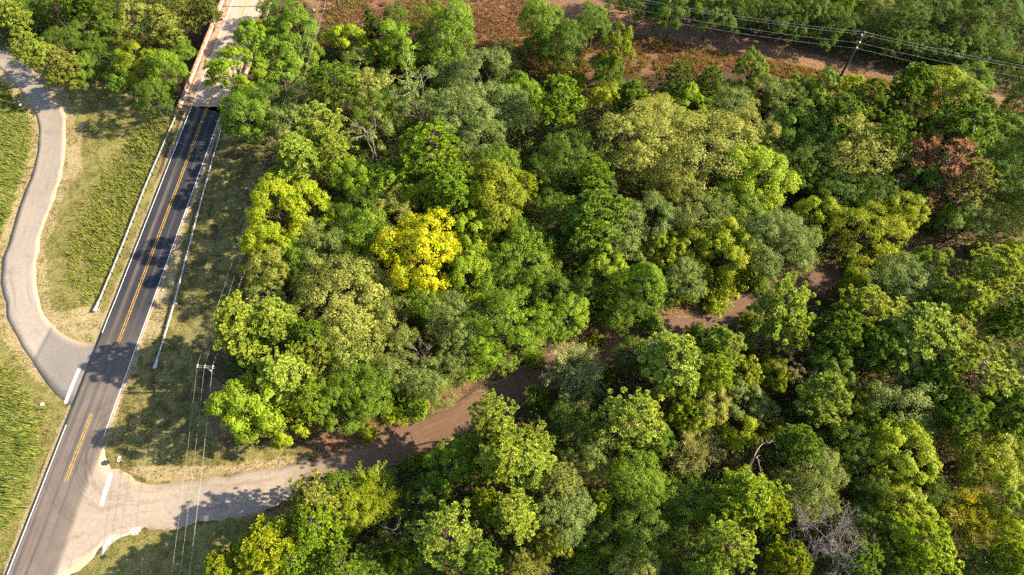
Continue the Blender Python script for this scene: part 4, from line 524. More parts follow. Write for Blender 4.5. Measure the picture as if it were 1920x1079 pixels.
    (97.57, 127.99, 8.81, 8.0, 'round', (0.096, 0.15, 0.013), 'dark green dense-crowned tree fronting the clearing past its pole, farthest from the highway', 'trees fronting the clearing past its pole', 'tree'),
    (71.3, 127.37, 6.14, 8.0, 'round', (0.096, 0.15, 0.013), 'small dark green dense-crowned tree fronting the clearing before its pole', 'trees fronting the clearing before its pole', 'tree'),
    (109.28, 116.1, 6.81, 8.0, 'round', (0.096, 0.15, 0.013), 'small dark green dense-crowned tree fronting the clearing past its pole', 'trees fronting the clearing past its pole', 'tree'),
    (33.41, 133.12, 6.6, 8.0, 'round', (0.096, 0.15, 0.013), 'small dark green dense-crowned tree deep behind the clearing before its pole', 'trees deep behind the clearing before its pole', 'tree'),
    (82.44, 35.34, 10.12, 18.0, 'oak', (0.096, 0.15, 0.013), "broad dark green rounded tree along the woods' shaded far side, nearest the highway", "trees along the woods' shaded far side", 'tree'),
    (97.49, 74.0, 11.88, 18.0, 'oak', (0.096, 0.15, 0.013), "broad dark green rounded tree along the woods' shaded far side, second from the highway", "trees along the woods' shaded far side", 'tree'),
    (100.46, 84.52, 12.27, 18.0, 'oak', (0.096, 0.15, 0.013), "broad dark green rounded tree along the woods' shaded far side, third from the highway", "trees along the woods' shaded far side", 'tree'),
    (111.31, 104.93, 12.14, 18.0, 'oak', (0.096, 0.15, 0.013), "broad dark green rounded tree along the woods' shaded far side, farthest from the highway", "trees along the woods' shaded far side", 'tree'),
]

# ---------------------------------------------------------------- helpers
def tag(o, label=None, cat=None, group=None, kind=None):
    if label: o['label'] = label
    if cat: o['category'] = cat
    if group: o['group'] = group
    if kind: o['kind'] = kind
    return o

def mesh_np(name, verts, faces_flat, nper, mat=None, smooth=False):
    """Mesh from numpy arrays; every face has nper corners."""
    verts = np.asarray(verts, dtype=np.float32).reshape(-1, 3)
    faces_flat = np.asarray(faces_flat, dtype=np.int32).ravel()
    nf = len(faces_flat) // nper
    me = bpy.data.meshes.new(name)
    me.vertices.add(len(verts))
    me.vertices.foreach_set('co', verts.ravel())
    me.loops.add(nf * nper)
    me.loops.foreach_set('vertex_index', faces_flat)
    me.polygons.add(nf)
    me.polygons.foreach_set('loop_start', np.arange(nf, dtype=np.int32) * nper)
    me.polygons.foreach_set('loop_total', np.full(nf, nper, dtype=np.int32))
    me.update(calc_edges=True)
    if smooth:
        me.polygons.foreach_set('use_smooth', np.ones(nf, dtype=bool))
    if mat: me.materials.append(mat)
    return me

def link(name, me, parent=None, loc=(0, 0, 0), rot=(0, 0, 0)):
    o = bpy.data.objects.new(name, me)
    C.objects.link(o)
    o.location = loc
    o.rotation_euler = rot
    if parent: o.parent = parent
    return o

def empty(name, loc=(0, 0, 0), rz=0.0):
    o = bpy.data.objects.new(name, None)
    o.empty_display_size = 0.3
    C.objects.link(o)
    o.location = loc
    o.rotation_euler = (0, 0, rz)
    return o

class MB:
    """Collects boxes, tubes and prisms into one mesh."""
    def __init__(self):
        self.v = []; self.f = []
    def add(self, vs, fs):
        k = len(self.v)
        self.v += [tuple(p) for p in vs]
        self.f += [tuple(i + k for i in q) for q in fs]
        return self
    def box(self, c, s, rz=0.0):
        cx, cy, cz = c; hx, hy, hz_ = s[0] / 2, s[1] / 2, s[2] / 2
        ca, sa = math.cos(rz), math.sin(rz)
        vs = []
        for dz in (-hz_, hz_):
            for dx, dy in ((-hx, -hy), (hx, -hy), (hx, hy), (-hx, hy)):
                vs.append((cx + dx * ca - dy * sa, cy + dx * sa + dy * ca, cz + dz))
        return self.add(vs, [(3, 2, 1, 0), (4, 5, 6, 7), (0, 1, 5, 4), (1, 2, 6, 5), (2, 3, 7, 6), (3, 0, 4, 7)])
    def tube(self, pts, radii, n=6, cap=True):
        pts = [Vector(p) for p in pts]
        if not isinstance(radii, (list, tuple)): radii = [radii] * len(pts)
        vs = []; fs = []
        for i, p in enumerate(pts):
            d = (pts[min(i + 1, len(pts) - 1)] - pts[max(i - 1, 0)]).normalized()
            a = Vector((0, 0, 1)) if abs(d.z) < 0.9 else Vector((1, 0, 0))
            x = d.cross(a).normalized(); y = d.cross(x)
            for j in range(n):
                t = 2 * math.pi * j / n
                vs.append(p + (x * math.cos(t) + y * math.sin(t)) * radii[i])
        for i in range(len(pts) - 1):
            for j in range(n):
                k = (j + 1) % n
                fs.append((i * n + j, i * n + k, (i + 1) * n + k, (i + 1) * n + j))
        if cap:
            fs.append(tuple(range(n))[::-1])
            fs.append(tuple(range((len(pts) - 1) * n, len(pts) * n)))
        return self.add(vs, fs)
    def mesh(self, name, mat=None, smooth=False):
        me = bpy.data.meshes.new(name)
        me.from_pydata(self.v, [], self.f)
        me.update()
        if smooth:
            for p in me.polygons: p.use_smooth = True
        if mat: me.materials.append(mat)
        return me
    def build(self, name, mat, parent=None, loc=(0, 0, 0), smooth=False):
        return link(name, self.mesh(name, mat, smooth), parent, loc)

def smooth_line(pts, step):
    """Catmull-Rom through the points, resampled to even steps."""
    p = np.array(pts, float)
    p = np.vstack([2 * p[0] - p[1], p, 2 * p[-1] - p[-2]])
    out = []
    for i in range(1, len(p) - 2):
        t = np.linspace(0, 1, 12, endpoint=False)[:, None]
        a, b, c, d = p[i - 1], p[i], p[i + 1], p[i + 2]
        out.append(0.5 * ((2 * b) + (-a + c) * t + (2 * a - 5 * b + 4 * c - d) * t ** 2 + (-a + 3 * b - 3 * c + d) * t ** 3))
    out = np.vstack(out + [p[-2][None]])
    s = np.r_[0, np.cumsum(np.hypot(*np.diff(out, axis=0).T))]
    n = max(2, int(s[-1] / step) + 1)
    q = np.linspace(0, s[-1], n)
    return np.c_[np.interp(q, s, out[:, 0]), np.interp(q, s, out[:, 1])]

def sstep(a, b, x):
    t = np.clip((x - a) / (b - a), 0, 1)
    return t * t * (3 - 2 * t)

def seg_dist(x, y, line):
    """Distance from points to a polyline and the side (+ on its left)."""
    best = np.full(np.shape(x), 1e9); side = np.zeros(np.shape(x))
    for (ax, ay), (bx, by) in zip(line[:-1], line[1:]):
        dx, dy = bx - ax, by - ay
        L2 = dx * dx + dy * dy
        t = np.clip(((x - ax) * dx + (y - ay) * dy) / L2, 0, 1)
        d = np.hypot(x - ax - t * dx, y - ay - t * dy)
        s = np.sign(dx * (y - ay) - dy * (x - ax))
        m = d < best
        best = np.where(m, d, best); side = np.where(m, s, side)
    return best, side

def inside(x, y, poly):
    r = np.zeros(np.shape(x), bool)
    n = len(poly)
    for i in range(n):
        x0, y0 = poly[i]; x1, y1 = poly[(i + 1) % n]
        if y0 == y1: continue
        c = ((y0 > y) != (y1 > y)) & (x < (x1 - x0) * (y - y0) / (y1 - y0) + x0)
        r ^= c
    return r

def road_x(y): return ROAD_X108 - ROAD_SLOPE * (108.0 - y)
def hz(x, y):
    """Ground height: creek ravine under the bridge, embankment beside the highway, gentle unevenness."""
    x = np.asarray(x, float); y = np.asarray(y, float)
    d, s = seg_dist(x, y, CREEK)
    w = np.where(s > 0, 5.5, 9.0)
    z = -5.2 * np.exp(-(d / w) ** 2.6)
    off = x - road_x(y)
    z = z - 2.0 * sstep(6.4, 17.0, -off) * sstep(58.0, 100.0, y)
    z = z - 1.4 * sstep(7.5, 16.0, off) * sstep(75.0, 105.0, y)
    k = sstep(6.0, 12.0, np.abs(off))
    z = z + k * (.16 * np.sin(x * .31 + y * .11) + .14 * np.sin(y * .37 - x * .13 + 1.7) + .2 * np.sin(x * .09 - y * .07 + .6))
    return z


# ---------------------------------------------------------------- materials
def new_mat(name):
    m = bpy.data.materials.new(name)
    m.use_nodes = True
    nt = m.node_tree
    b = nt.nodes['Principled BSDF']
    return m, nt, b

class NT:
    """Small node-tree writer."""
    def __init__(self, nt): self.nt = nt
    def n(self, t, **kw):
        k = self.nt.nodes.new(t)
        for a, v in kw.items():
            if a == 'inp':
                for i, x in v.items():
                    if hasattr(x, 'links'): self.nt.links.new(x, k.inputs[i])
                    else: k.inputs[i].default_value = x
            else: setattr(k, a, v)
        return k
    def math(self, op, a, b=0.5, clamp=False):
        return self.n('ShaderNodeMath', operation=op, use_clamp=clamp, inp={0: a, 1: b}).outputs[0]
    def mix(self, f, a, b, blend='MIX'):
        k = self.n('ShaderNodeMix', data_type='RGBA', blend_type=blend)
        for i, x in ((0, f), (6, a), (7, b)):
            if hasattr(x, 'links'): self.nt.links.new(x, k.inputs[i])
            else: k.inputs[i].default_value = x if not isinstance(x, tuple) else (*x[:3], 1)
        return k.outputs[2]
    def ramp(self, f, lo, hi):
        return self.n('ShaderNodeMapRange', interpolation_type='SMOOTHSTEP', inp={0: f, 1: lo, 2: hi}).outputs[0]
    def noise(self, vec, scale, detail=4, rough=0.6, dist=0.0):
        return self.n('ShaderNodeTexNoise', inp={'Vector': vec, 'Scale': scale, 'Detail': detail, 'Roughness': rough, 'Distortion': dist}).outputs[0]

def simple(name, col, rough=0.7, metal=0.0, var=0.15, scale=3.0, bump=0.0, second=None):
    m, nt, b = new_mat(name)
    w = NT(nt)
    co = w.n('ShaderNodeNewGeometry').outputs['Position']
    f = w.noise(co, scale, 5)
    c2 = second or tuple(x * (1 - 2 * var) for x in col)
    f2 = w.ramp(f, 0.35, 0.65)
    nt.links.new(w.mix(f2, tuple(c2), tuple(min(1, x * (1 + var)) for x in col)), b.inputs['Base Color'])
    b.inputs['Roughness'].default_value = rough
    b.inputs['Metallic'].default_value = metal
    b.inputs['Specular IOR Level'].default_value = 0.3
    if bump:
        bn = w.n('ShaderNodeBump', inp={'Strength': 0.6, 'Distance': bump, 'Height': f})
        nt.links.new(bn.outputs[0], b.inputs['Normal'])
    return m

def foliage_mat(name, trans=0.33, rough=0.6, spec=0.25, shift=(1.25, 1.1, 0.6)):
    m, nt, b = new_mat(name)
    w = NT(nt)
    oi = w.n('ShaderNodeObjectInfo')
    tint = w.n('ShaderNodeAttribute', attribute_name='tint').outputs['Fac']
    val = w.n('ShaderNodeMapRange', inp={0: tint, 1: 0.0, 2: 1.0, 3: 0.62, 4: 1.42}).outputs[0]
    hue = w.n('ShaderNodeMapRange', inp={0: tint, 1: 0.0, 2: 1.0, 3: 0.514, 4: 0.486}).outputs[0]
    hs = w.n('ShaderNodeHueSaturation', inp={'Hue': hue, 'Saturation': 1.0, 'Value': val, 'Color': oi.outputs['Color']}).outputs[0]
    pos = w.n('ShaderNodeNewGeometry').outputs['Position']
    patch = w.ramp(w.noise(pos, 0.55, 3, 0.6, 0.4), 0.42, 0.66)
    hs = w.mix(w.math('MULTIPLY', patch, oi.outputs['Alpha']), hs, w.mix(1.0, hs, (0.55, 0.82, 0.62), 'MULTIPLY'))
    nt.links.new(hs, b.inputs['Base Color'])
    b.inputs['Roughness'].default_value = rough
    b.inputs['Specular IOR Level'].default_value = spec
    tr = w.n('ShaderNodeBsdfTranslucent', inp={'Color': w.mix(1.0, hs, shift, 'MULTIPLY')})
    mx = w.n('ShaderNodeMixShader', inp={0: trans, 1: b.outputs[0], 2: tr.outputs[0]})
    nt.links.new(mx.outputs[0], nt.nodes['Material Output'].inputs[0])
    return m

M = {}
M['leaf'] = foliage_mat('leaf', 0.40)
M['needle'] = foliage_mat('needle', 0.34, 0.55, 0.3)
M['bark'] = simple('bark', (0.10, 0.075, 0.055), 0.95, scale=6, bump=0.02)
M['pine_bark'] = simple('pine_bark', (0.13, 0.08, 0.055), 0.95, scale=6, bump=0.02)
M['pale_bark'] = simple('pale_bark', (0.24, 0.20, 0.165), 0.9, scale=5, bump=0.01)
M['grey_bark'] = simple('grey_bark', (0.24, 0.20, 0.17), 0.9, scale=5, bump=0.01)
M['pole_wood'] = simple('pole_wood', (0.06, 0.05, 0.047), 0.85, scale=4)
M['arm_wood'] = simple('arm_wood', (0.17, 0.155, 0.145), 0.85, scale=4)
M['galvanised'] = simple('galvanised', (0.47, 0.475, 0.475), 0.45, 0.35, 0.08, 1.5)
M['wire'] = simple('wire', (0.33, 0.315, 0.29), 0.5, 0.3, 0.05)
M['porcelain'] = simple('porcelain', (0.60, 0.60, 0.62), 0.3)
M['white_paint'] = simple('white_paint', (0.60, 0.58, 0.55), 0.7, scale=2.5, var=0.13)
M['yellow_paint'] = simple('yellow_paint', (0.46, 0.265, 0.035), 0.7, scale=2.0, var=0.2)
M['sign_red'] = simple('sign_red', (0.50, 0.02, 0.03), 0.4, var=0.05)
M['sign_white'] = simple('sign_white', (0.75, 0.75, 0.75), 0.4, var=0.04)
M['sign_back'] = simple('sign_back', (0.45, 0.45, 0.44), 0.45, 0.3, 0.05)
M['post_steel'] = simple('post_steel', (0.34, 0.36, 0.33), 0.5, 0.3)
M['guard_post'] = simple('guard_post', (0.16, 0.13, 0.10), 0.8)
M['litter_white'] = simple('litter_white', (0.72, 0.72, 0.74), 0.5, var=0.06)
M['rust'] = simple('rust', (0.34, 0.17, 0.08), 0.85, var=0.2, scale=1.5)
M['dark_joint'] = simple('dark_joint', (0.03, 0.028, 0.026), 0.9)
M['concrete'] = simple('concrete', (0.42, 0.37, 0.32), 0.9, scale=0.8, bump=0.01)
M['pale_concrete'] = simple('pale_concrete', (0.33, 0.31, 0.285), 0.85, scale=1.6, bump=0.03, second=(0.34, 0.32, 0.30))
M['broken_wood'] = simple('broken_wood', (0.45, 0.28, 0.16), 0.85, scale=4)

def ground_mat():
    m, nt, b = new_mat('ground_cover')
    w = NT(nt)
    pos = w.n('ShaderNodeNewGeometry').outputs['Position']
    att = w.n('ShaderNodeVertexColor', layer_name='cover')
    sep = w.n('ShaderNodeSeparateColor', inp={0: att.outputs[0]})
    fine = w.noise(pos, 3.2, 6, 0.75)
    mid = w.noise(pos, 0.45, 5, 0.65, 0.6)
    big = w.noise(pos, 0.09, 4, 0.6, 0.8)
    grit = w.noise(pos, 9.0, 3, 0.7)
    f1 = w.ramp(fine, 0.34, 0.66)
    m1 = w.ramp(mid, 0.38, 0.62)
    b1 = w.ramp(big, 0.40, 0.60)
    litter = w.mix(f1, (0.035, 0.024, 0.015), (0.120, 0.074, 0.044))
    litter = w.mix(w.math('MULTIPLY', m1, 0.5), litter, (0.060, 0.055, 0.025))
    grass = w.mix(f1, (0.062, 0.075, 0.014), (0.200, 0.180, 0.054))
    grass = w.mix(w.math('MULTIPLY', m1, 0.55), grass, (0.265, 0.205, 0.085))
    straw = w.mix(f1, (0.20, 0.140, 0.070), (0.42, 0.315, 0.175))
    straw = w.mix(w.math('MULTIPLY', m1, 0.35), straw, (0.145, 0.150, 0.048))
    soil = w.mix(f1, (0.085, 0.045, 0.026), (0.270, 0.150, 0.085))
    soil = w.mix(w.math('MULTIPLY', b1, 0.5), soil, (0.150, 0.105, 0.055))
    def edge(ch):
        return w.ramp(w.math('ADD', sep.outputs[ch], w.math('MULTIPLY', w.math('SUBTRACT', mid, 0.5), 0.9)), 0.32, 0.68)
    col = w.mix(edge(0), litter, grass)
    col = w.mix(edge(2), col, soil)
    col = w.mix(edge(1), col, straw)
    gv = w.n('ShaderNodeMapRange', inp={0: grit, 1: 0.3, 2: 0.7, 3: 0.7, 4: 1.3}).outputs[0]
    col = w.n('ShaderNodeHueSaturation', inp={'Value': gv, 'Color': col}).outputs[0]
    nt.links.new(col, b.inputs['Base Color'])
    b.inputs['Roughness'].default_value = 0.95
    b.inputs['Specular IOR Level'].default_value = 0.1
    bn = w.n('ShaderNodeBump', inp={'Strength': 0.9, 'Distance': 0.16, 'Height': w.math('ADD', fine, w.math('MULTIPLY', grit, 0.5))})
    nt.links.new(bn.outputs[0], b.inputs['Normal'])
    return m
M['ground'] = ground_mat()

def highway_mat():
    """UV x = metres right of the centre line, UV y = metres along the road."""
    m, nt, b = new_mat('highway_asphalt')
    w = NT(nt)
    uv = w.n('ShaderNodeUVMap', uv_map='road').outputs[0]
    sp = w.n('ShaderNodeSeparateXYZ', inp={0: uv})
    pos = w.n('ShaderNodeNewGeometry').outputs['Position']
    ps = w.n('ShaderNodeSeparateXYZ', inp={0: pos})
    st = w.n('ShaderNodeCombineXYZ', inp={0: w.math('MULTIPLY', sp.outputs[0], 1.7), 1: w.math('MULTIPLY', sp.outputs[1], 0.035)}).outputs[0]
    streak = w.noise(st, 1.0, 5, 0.6)
    grain = w.noise(pos, 12.0, 3, 0.7)
    blot = w.noise(pos, 0.35, 4, 0.6)
    # resurfaced dark stretch near the bridge, older worn surface towards the junction
    wob = w.math('ADD', sp.outputs[1], w.math('MULTIPLY', w.math('SUBTRACT', streak, 0.5), 14.0))
    old = w.n('ShaderNodeMapRange', interpolation_type='SMOOTHSTEP', inp={0: wob, 1: 62.0, 2: 40.0}).outputs[0]
    newc = w.mix(streak, (0.017, 0.018, 0.024), (0.030, 0.030, 0.037))
    oldc = w.mix(streak, (0.068, 0.058, 0.054), (0.200, 0.155, 0.125))
    col = w.mix(old, newc, oldc)
    # dusty stripe between the wheel tracks of each lane and polished dark tracks
    def band(c, half, amp):
        d = w.math('ABSOLUTE', w.math('SUBTRACT', sp.outputs[0], c))
        k = w.n('ShaderNodeMapRange', interpolation_type='SMOOTHSTEP', inp={0: d, 1: half, 2: half * 0.2}).outputs[0]
        return w.math('MULTIPLY', k, w.math('MULTIPLY', w.ramp(w.noise(st, 1.3, 4), 0.28, 0.62), amp))
    col = w.mix(band(-1.75, 0.62, 0.85), col, (0.130, 0.100, 0.078))
    col = w.mix(band(1.75, 0.45, 0.45), col, (0.110, 0.085, 0.068))
    col = w.mix(w.math('MULTIPLY', band(-2.65, 0.5, 0.7), old), col, (0.040, 0.039, 0.042))
    col = w.mix(w.math('MULTIPLY', band(-0.75, 0.5, 0.7), old), col, (0.048, 0.046, 0.048))
    col = w.mix(w.math('MULTIPLY', band(0.9, 0.5, 0.5), old), col, (0.055, 0.052, 0.052))
    # tyre marks swinging out of the dirt road
    for (cx, cy, r0, r1, k) in TYRE_ARCS:
        dx = w.math('SUBTRACT', ps.outputs[0], cx); dy = w.math('SUBTRACT', ps.outputs[1], cy)
        r = w.math('SQRT', w.math('ADD', w.math('MULTIPLY', dx, dx), w.math('MULTIPLY', dy, dy)))
        ringv = w.n('ShaderNodeCombineXYZ', inp={0: w.math('MULTIPLY', r, 2.6), 1: cx}).outputs[0]
        ring = w.ramp(w.noise(ringv, 1.0, 3, 0.7), 0.52, 0.66)
        rm = w.math('MULTIPLY', w.ramp(r, r0, r0 + 1.2), w.n('ShaderNodeMapRange', inp={0: r, 1: r1 + 1.5, 2: r1}).outputs[0])
        col = w.mix(w.math('MULTIPLY', w.math('MULTIPLY', ring, rm), k), col, (0.040, 0.037, 0.036))
    # brown dust along the edges
    e = w.math('ADD', w.math('ABSOLUTE', sp.outputs[0]), w.math('MULTIPLY', w.math('SUBTRACT', blot, 0.5), 0.9))
    right = w.n('ShaderNodeMapRange', inp={0: sp.outputs[1], 1: 34.0, 2: 37.0}).outputs[0]
    left = w.math('SUBTRACT', 1.0, w.math('MULTIPLY', w.n('ShaderNodeMapRange', inp={0: sp.outputs[1], 1: 39.0, 2: 41.0}).outputs[0], w.n('ShaderNodeMapRange', inp={0: sp.outputs[1], 1: 55.0, 2: 53.0}).outputs[0]))
    isr = w.math('GREATER_THAN', sp.outputs[0], 0.0)
    keep = w.math('ADD', w.math('MULTIPLY', isr, right), w.math('MULTIPLY', w.math('SUBTRACT', 1.0, isr), left))
    col = w.mix(w.math('MULTIPLY', w.ramp(e, 3.55, 4.05), keep), col, (0.27, 0.195, 0.140))
    gv = w.n('ShaderNodeMapRange', inp={0: grain, 1: 0.3, 2: 0.7, 3: 0.85, 4: 1.15}).outputs[0]
    bv = w.n('ShaderNodeMapRange', inp={0: blot, 1: 0.3, 2: 0.7, 3: 0.86, 4: 1.14}).outputs[0]
    col = w.n('ShaderNodeHueSaturation', inp={'Value': w.math('MULTIPLY', gv, bv), 'Color': col}).outputs[0]
    nt.links.new(col, b.inputs['Base Color'])
    b.inputs['Roughness'].default_value = 0.8
    b.inputs['Specular IOR Level'].default_value = 0.3
    return m

def lane_mat(name, near, far, y0, y1, stain, patch=None, rough_amt=.12):
    """UV x = -1..1 across, UV y = metres along; near colour up to y0, far colour beyond y1."""
    m, nt, b = new_mat(name)
    w = NT(nt)
    uv = w.n('ShaderNodeUVMap', uv_map='road').outputs[0]
    sp = w.n('ShaderNodeSeparateXYZ', inp={0: uv})
    pos = w.n('ShaderNodeNewGeometry').outputs['Position']
    st = w.n('ShaderNodeCombineXYZ', inp={0: w.math('MULTIPLY', sp.outputs[0], 5.0), 1: w.math('MULTIPLY', sp.outputs[1], 0.06)}).outputs[0]
    streak = w.noise(st, 1.0, 5, 0.65)
    grain = w.noise(pos, 10.0, 4, 0.7)
    blot = w.noise(pos, 0.28, 5, 0.65, 0.5)
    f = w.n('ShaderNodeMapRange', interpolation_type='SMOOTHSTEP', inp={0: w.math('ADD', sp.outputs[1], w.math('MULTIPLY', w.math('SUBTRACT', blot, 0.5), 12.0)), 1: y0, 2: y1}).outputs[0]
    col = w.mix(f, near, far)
    if patch:
        p = w.n('ShaderNodeMapRange', inp={0: sp.outputs[1], 1: patch[0] - 0.15, 2: patch[0] + 0.15}).outputs[0]
        col = w.mix(w.math('SUBTRACT', 1.0, p), col, patch[1])
        seam = w.math('ABSOLUTE', w.math('SUBTRACT', sp.outputs[1], patch[0]))
        col = w.mix(w.n('ShaderNodeMapRange', inp={0: seam, 1: 0.7, 2: 0.1, 3: 0.0, 4: 0.6}).outputs[0], col, patch[2])
    col = w.mix(w.math('MULTIPLY', w.ramp(streak, 0.48, 0.72), 0.7), col, stain)
    col = w.mix(w.math('MULTIPLY', w.ramp(blot, 0.52, 0.70), 0.5), col, stain)
    ed = w.math('ADD', w.math('ABSOLUTE', sp.outputs[0]), w.math('MULTIPLY', w.math('SUBTRACT', blot, 0.5), 0.35))
    col = w.mix(w.math('MULTIPLY', w.ramp(ed, 0.80, 1.0), 0.75), col, (0.36, 0.25, 0.16))
    crumb = w.noise(pos, 1.6, 6, 0.75, 0.3)
    gv = w.math('MULTIPLY', w.n('ShaderNodeMapRange', inp={0: grain, 1: 0.3, 2: 0.7, 3: 0.84, 4: 1.16}).outputs[0], w.n('ShaderNodeMapRange', inp={0: crumb, 1: 0.3, 2: 0.7, 3: 1.0 - rough_amt, 4: 1.0 + rough_amt}).outputs[0])
    col = w.n('ShaderNodeHueSaturation', inp={'Value': gv, 'Color': col}).outputs[0]
    nt.links.new(col, b.inputs['Base Color'])
    b.inputs['Roughness'].default_value = 0.9
    b.inputs['Specular IOR Level'].default_value = 0.2
    bn = w.n('ShaderNodeBump', inp={'Strength': 0.4, 'Distance': 0.03, 'Height': grain})
    nt.links.new(bn.outputs[0], b.inputs['Normal'])
    return m

def deck_mat():
    m, nt, b = new_mat('bridge_deck_concrete')
    w = NT(nt)
    uv = w.n('ShaderNodeUVMap', uv_map='road').outputs[0]
    sp = w.n('ShaderNodeSeparateXYZ', inp={0: uv})
    pos = w.n('ShaderNodeNewGeometry').outputs['Position']
    st = w.n('ShaderNodeCombineXYZ', inp={0: w.math('MULTIPLY', sp.outputs[0], 1.5), 1: w.math('MULTIPLY', sp.outputs[1], 0.12)}).outputs[0]
    s = w.noise(st, 1.0, 5, 0.65)
    bl = w.noise(pos, 0.9, 5, 0.65, 0.4)
    col = w.mix(w.ramp(s, 0.35, 0.7), (0.40, 0.300, 0.222), (0.32, 0.235, 0.172))
    sh = w.ramp(w.math('ABSOLUTE', sp.outputs[0]), 3.5, 3.8)
    col = w.mix(w.math('MULTIPLY', sh, 0.75), col, (0.34, 0.215, 0.140))
    col = w.mix(w.math('MULTIPLY', sh, w.ramp(bl, 0.50, 0.62)), col, (0.17, 0.085, 0.045))
    nt.links.new(col, b.inputs['Base Color'])
    b.inputs['Roughness'].default_value = 0.9
    return m

M['highway'] = highway_mat()
M['side_road'] = lane_mat('side_road_surface', (0.275, 0.232, 0.195), (0.240, 0.200, 0.164), 10, 60, (0.165, 0.138, 0.113), (PATCH_Y, (0.185, 0.162, 0.146), (0.10, 0.092, 0.088)))
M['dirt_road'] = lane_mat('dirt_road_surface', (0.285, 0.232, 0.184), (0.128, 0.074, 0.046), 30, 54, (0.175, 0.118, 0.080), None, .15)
M['deck'] = deck_mat()

# ---------------------------------------------------------------- ground
xs = np.concatenate([np.linspace(-900, -170, 12)[:-1], np.arange(-170, 170.1, 0.85), np.linspace(170, 900, 12)[1:]])
ys = np.concatenate([np.linspace(-900, -30, 12)[:-1], np.arange(-30, 200.1, 0.85), np.linspace(200, 1200, 14)[1:]])
GX, GY = np.meshgrid(xs, ys)
GZ = hz(GX, GY)
nx, ny = len(xs), len(ys)
idx = np.arange(nx * ny).reshape(ny, nx)
quads = np.stack([idx[:-1, :-1], idx[:-1, 1:], idx[1:, 1:], idx[1:, :-1]], -1).reshape(-1, 4)
gm = mesh_np('ground', np.stack([GX, GY, GZ], -1), quads, 4, M['ground'], True)

def soft(polys, r=2):
    m = np.zeros(GX.shape)
    for p in polys: m = np.maximum(m, inside(GX, GY, p).astype(float))
    for _ in range(r):
        q = np.pad(m, 1, mode='edge')
        m = (q[:-2, 1:-1] + q[2:, 1:-1] + q[1:-1, :-2] + q[1:-1, 2:] + 2 * q[1:-1, 1:-1]) / 6
    return m
cover = np.zeros((ny, nx, 4), np.float32)
cover[..., 3] = 1
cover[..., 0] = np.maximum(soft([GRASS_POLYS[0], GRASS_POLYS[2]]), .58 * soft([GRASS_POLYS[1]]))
cover[..., 1] = soft(STRAW_POLYS)
cover[..., 2] = soft(SOIL_POLYS)
ds, _ = seg_dist(GX, GY, SIDE_MID)
cover[..., 1] = np.maximum(cover[..., 1], 0.62 * (ds < 5.2))
dh = np.abs(GX - road_x(GY))
cover[..., 1] = np.maximum(cover[..., 1], np.where(GY < 107, 0.75 * (1 - sstep(4.2, 5.4, dh)), 0))
dt, _ = seg_dist(GX, GY, TRACK)
cover[..., 1] = np.maximum(cover[..., 1], .36 * (1 - sstep(.7, 1.9, dt)))
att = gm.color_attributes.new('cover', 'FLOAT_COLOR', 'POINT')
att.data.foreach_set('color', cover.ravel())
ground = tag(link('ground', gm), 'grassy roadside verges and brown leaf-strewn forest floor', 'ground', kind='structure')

# ---------------------------------------------------------------- roads
def ribbon(name, left, right, mat, lift, cross=6, thick=0.0, uvx=None, flat=None):
    """Road surface between two edge lines with equal sample counts."""
    n = len(left)
    t = np.linspace(0, 1, cross + 1)
    P_ = left[:, None, :] * (1 - t)[None, :, None] + right[:, None, :] * t[None, :, None]
    z = (hz(P_[..., 0], P_[..., 1]) if flat is None else np.full(P_.shape[:2], flat)) + lift
    V = np.concatenate([P_, z[..., None]], -1)
    low = V.copy(); low[..., 2] -= 0.4
    ring = np.concatenate([low[:, :1], V, low[:, -1:]], 1)
    k = cross + 3
    idx = np.arange(n * k).reshape(n, k)
    q = np.stack([idx[:-1, :-1], idx[:-1, 1:], idx[1:, 1:], idx[1:, :-1]], -1).reshape(-1, 4)
    me = mesh_np(name, ring, q, 4, mat)
    mid = (left + right) / 2
    s = np.r_[0, np.cumsum(np.hypot(*np.diff(mid, axis=0).T))]
    ux = np.linspace(-1, 1, cross + 1) if uvx is None else np.linspace(uvx[0], uvx[1], cross + 1)
    ux = np.r_[ux[0], ux, ux[-1]]
    UV = np.stack(np.broadcast_arrays(ux[None, :], s[:, None]), -1).reshape(-1, 2)
    lay = me.uv_layers.new(name='road')
    lay.data.foreach_set('uv', UV[q.ravel()].astype(np.float32).ravel())
    o = link(name, me)
    # outward normals up
    if sum(p.normal.z for p in list(me.polygons)[2:40]) < 0: me.flip_normals()
    return o

ROAD_Z = 0.06
yy = np.arange(-40, JOINT_Y[0] + 0.01, 2.0)
def road_edge(off, y): return np.c_[road_x(y) + off * RC, y]
def road_pt(off, y, z=0.0): return (road_x(y) + off * RC, y, z)
hl = road_edge(-4.0, np.r_[yy, JOINT_Y[0]]); hr = road_edge(4.0, np.r_[yy, JOINT_Y[1]])
highway = tag(ribbon('highway', hl, hr, M['highway'], ROAD_Z, 10, uvx=(-4.0, 4.0), flat=0.0), 'two-lane asphalt highway running from the junction to the bridge', 'road', kind='structure')
# UV y measured in world Y
lay = highway.data.uv_layers['road']
for lp in highway.data.loops:
    v = highway.data.vertices[lp.vertex_index].co
    lay.data[lp.index].uv = ((v.x - road_x(v.y)) / RC, v.y)

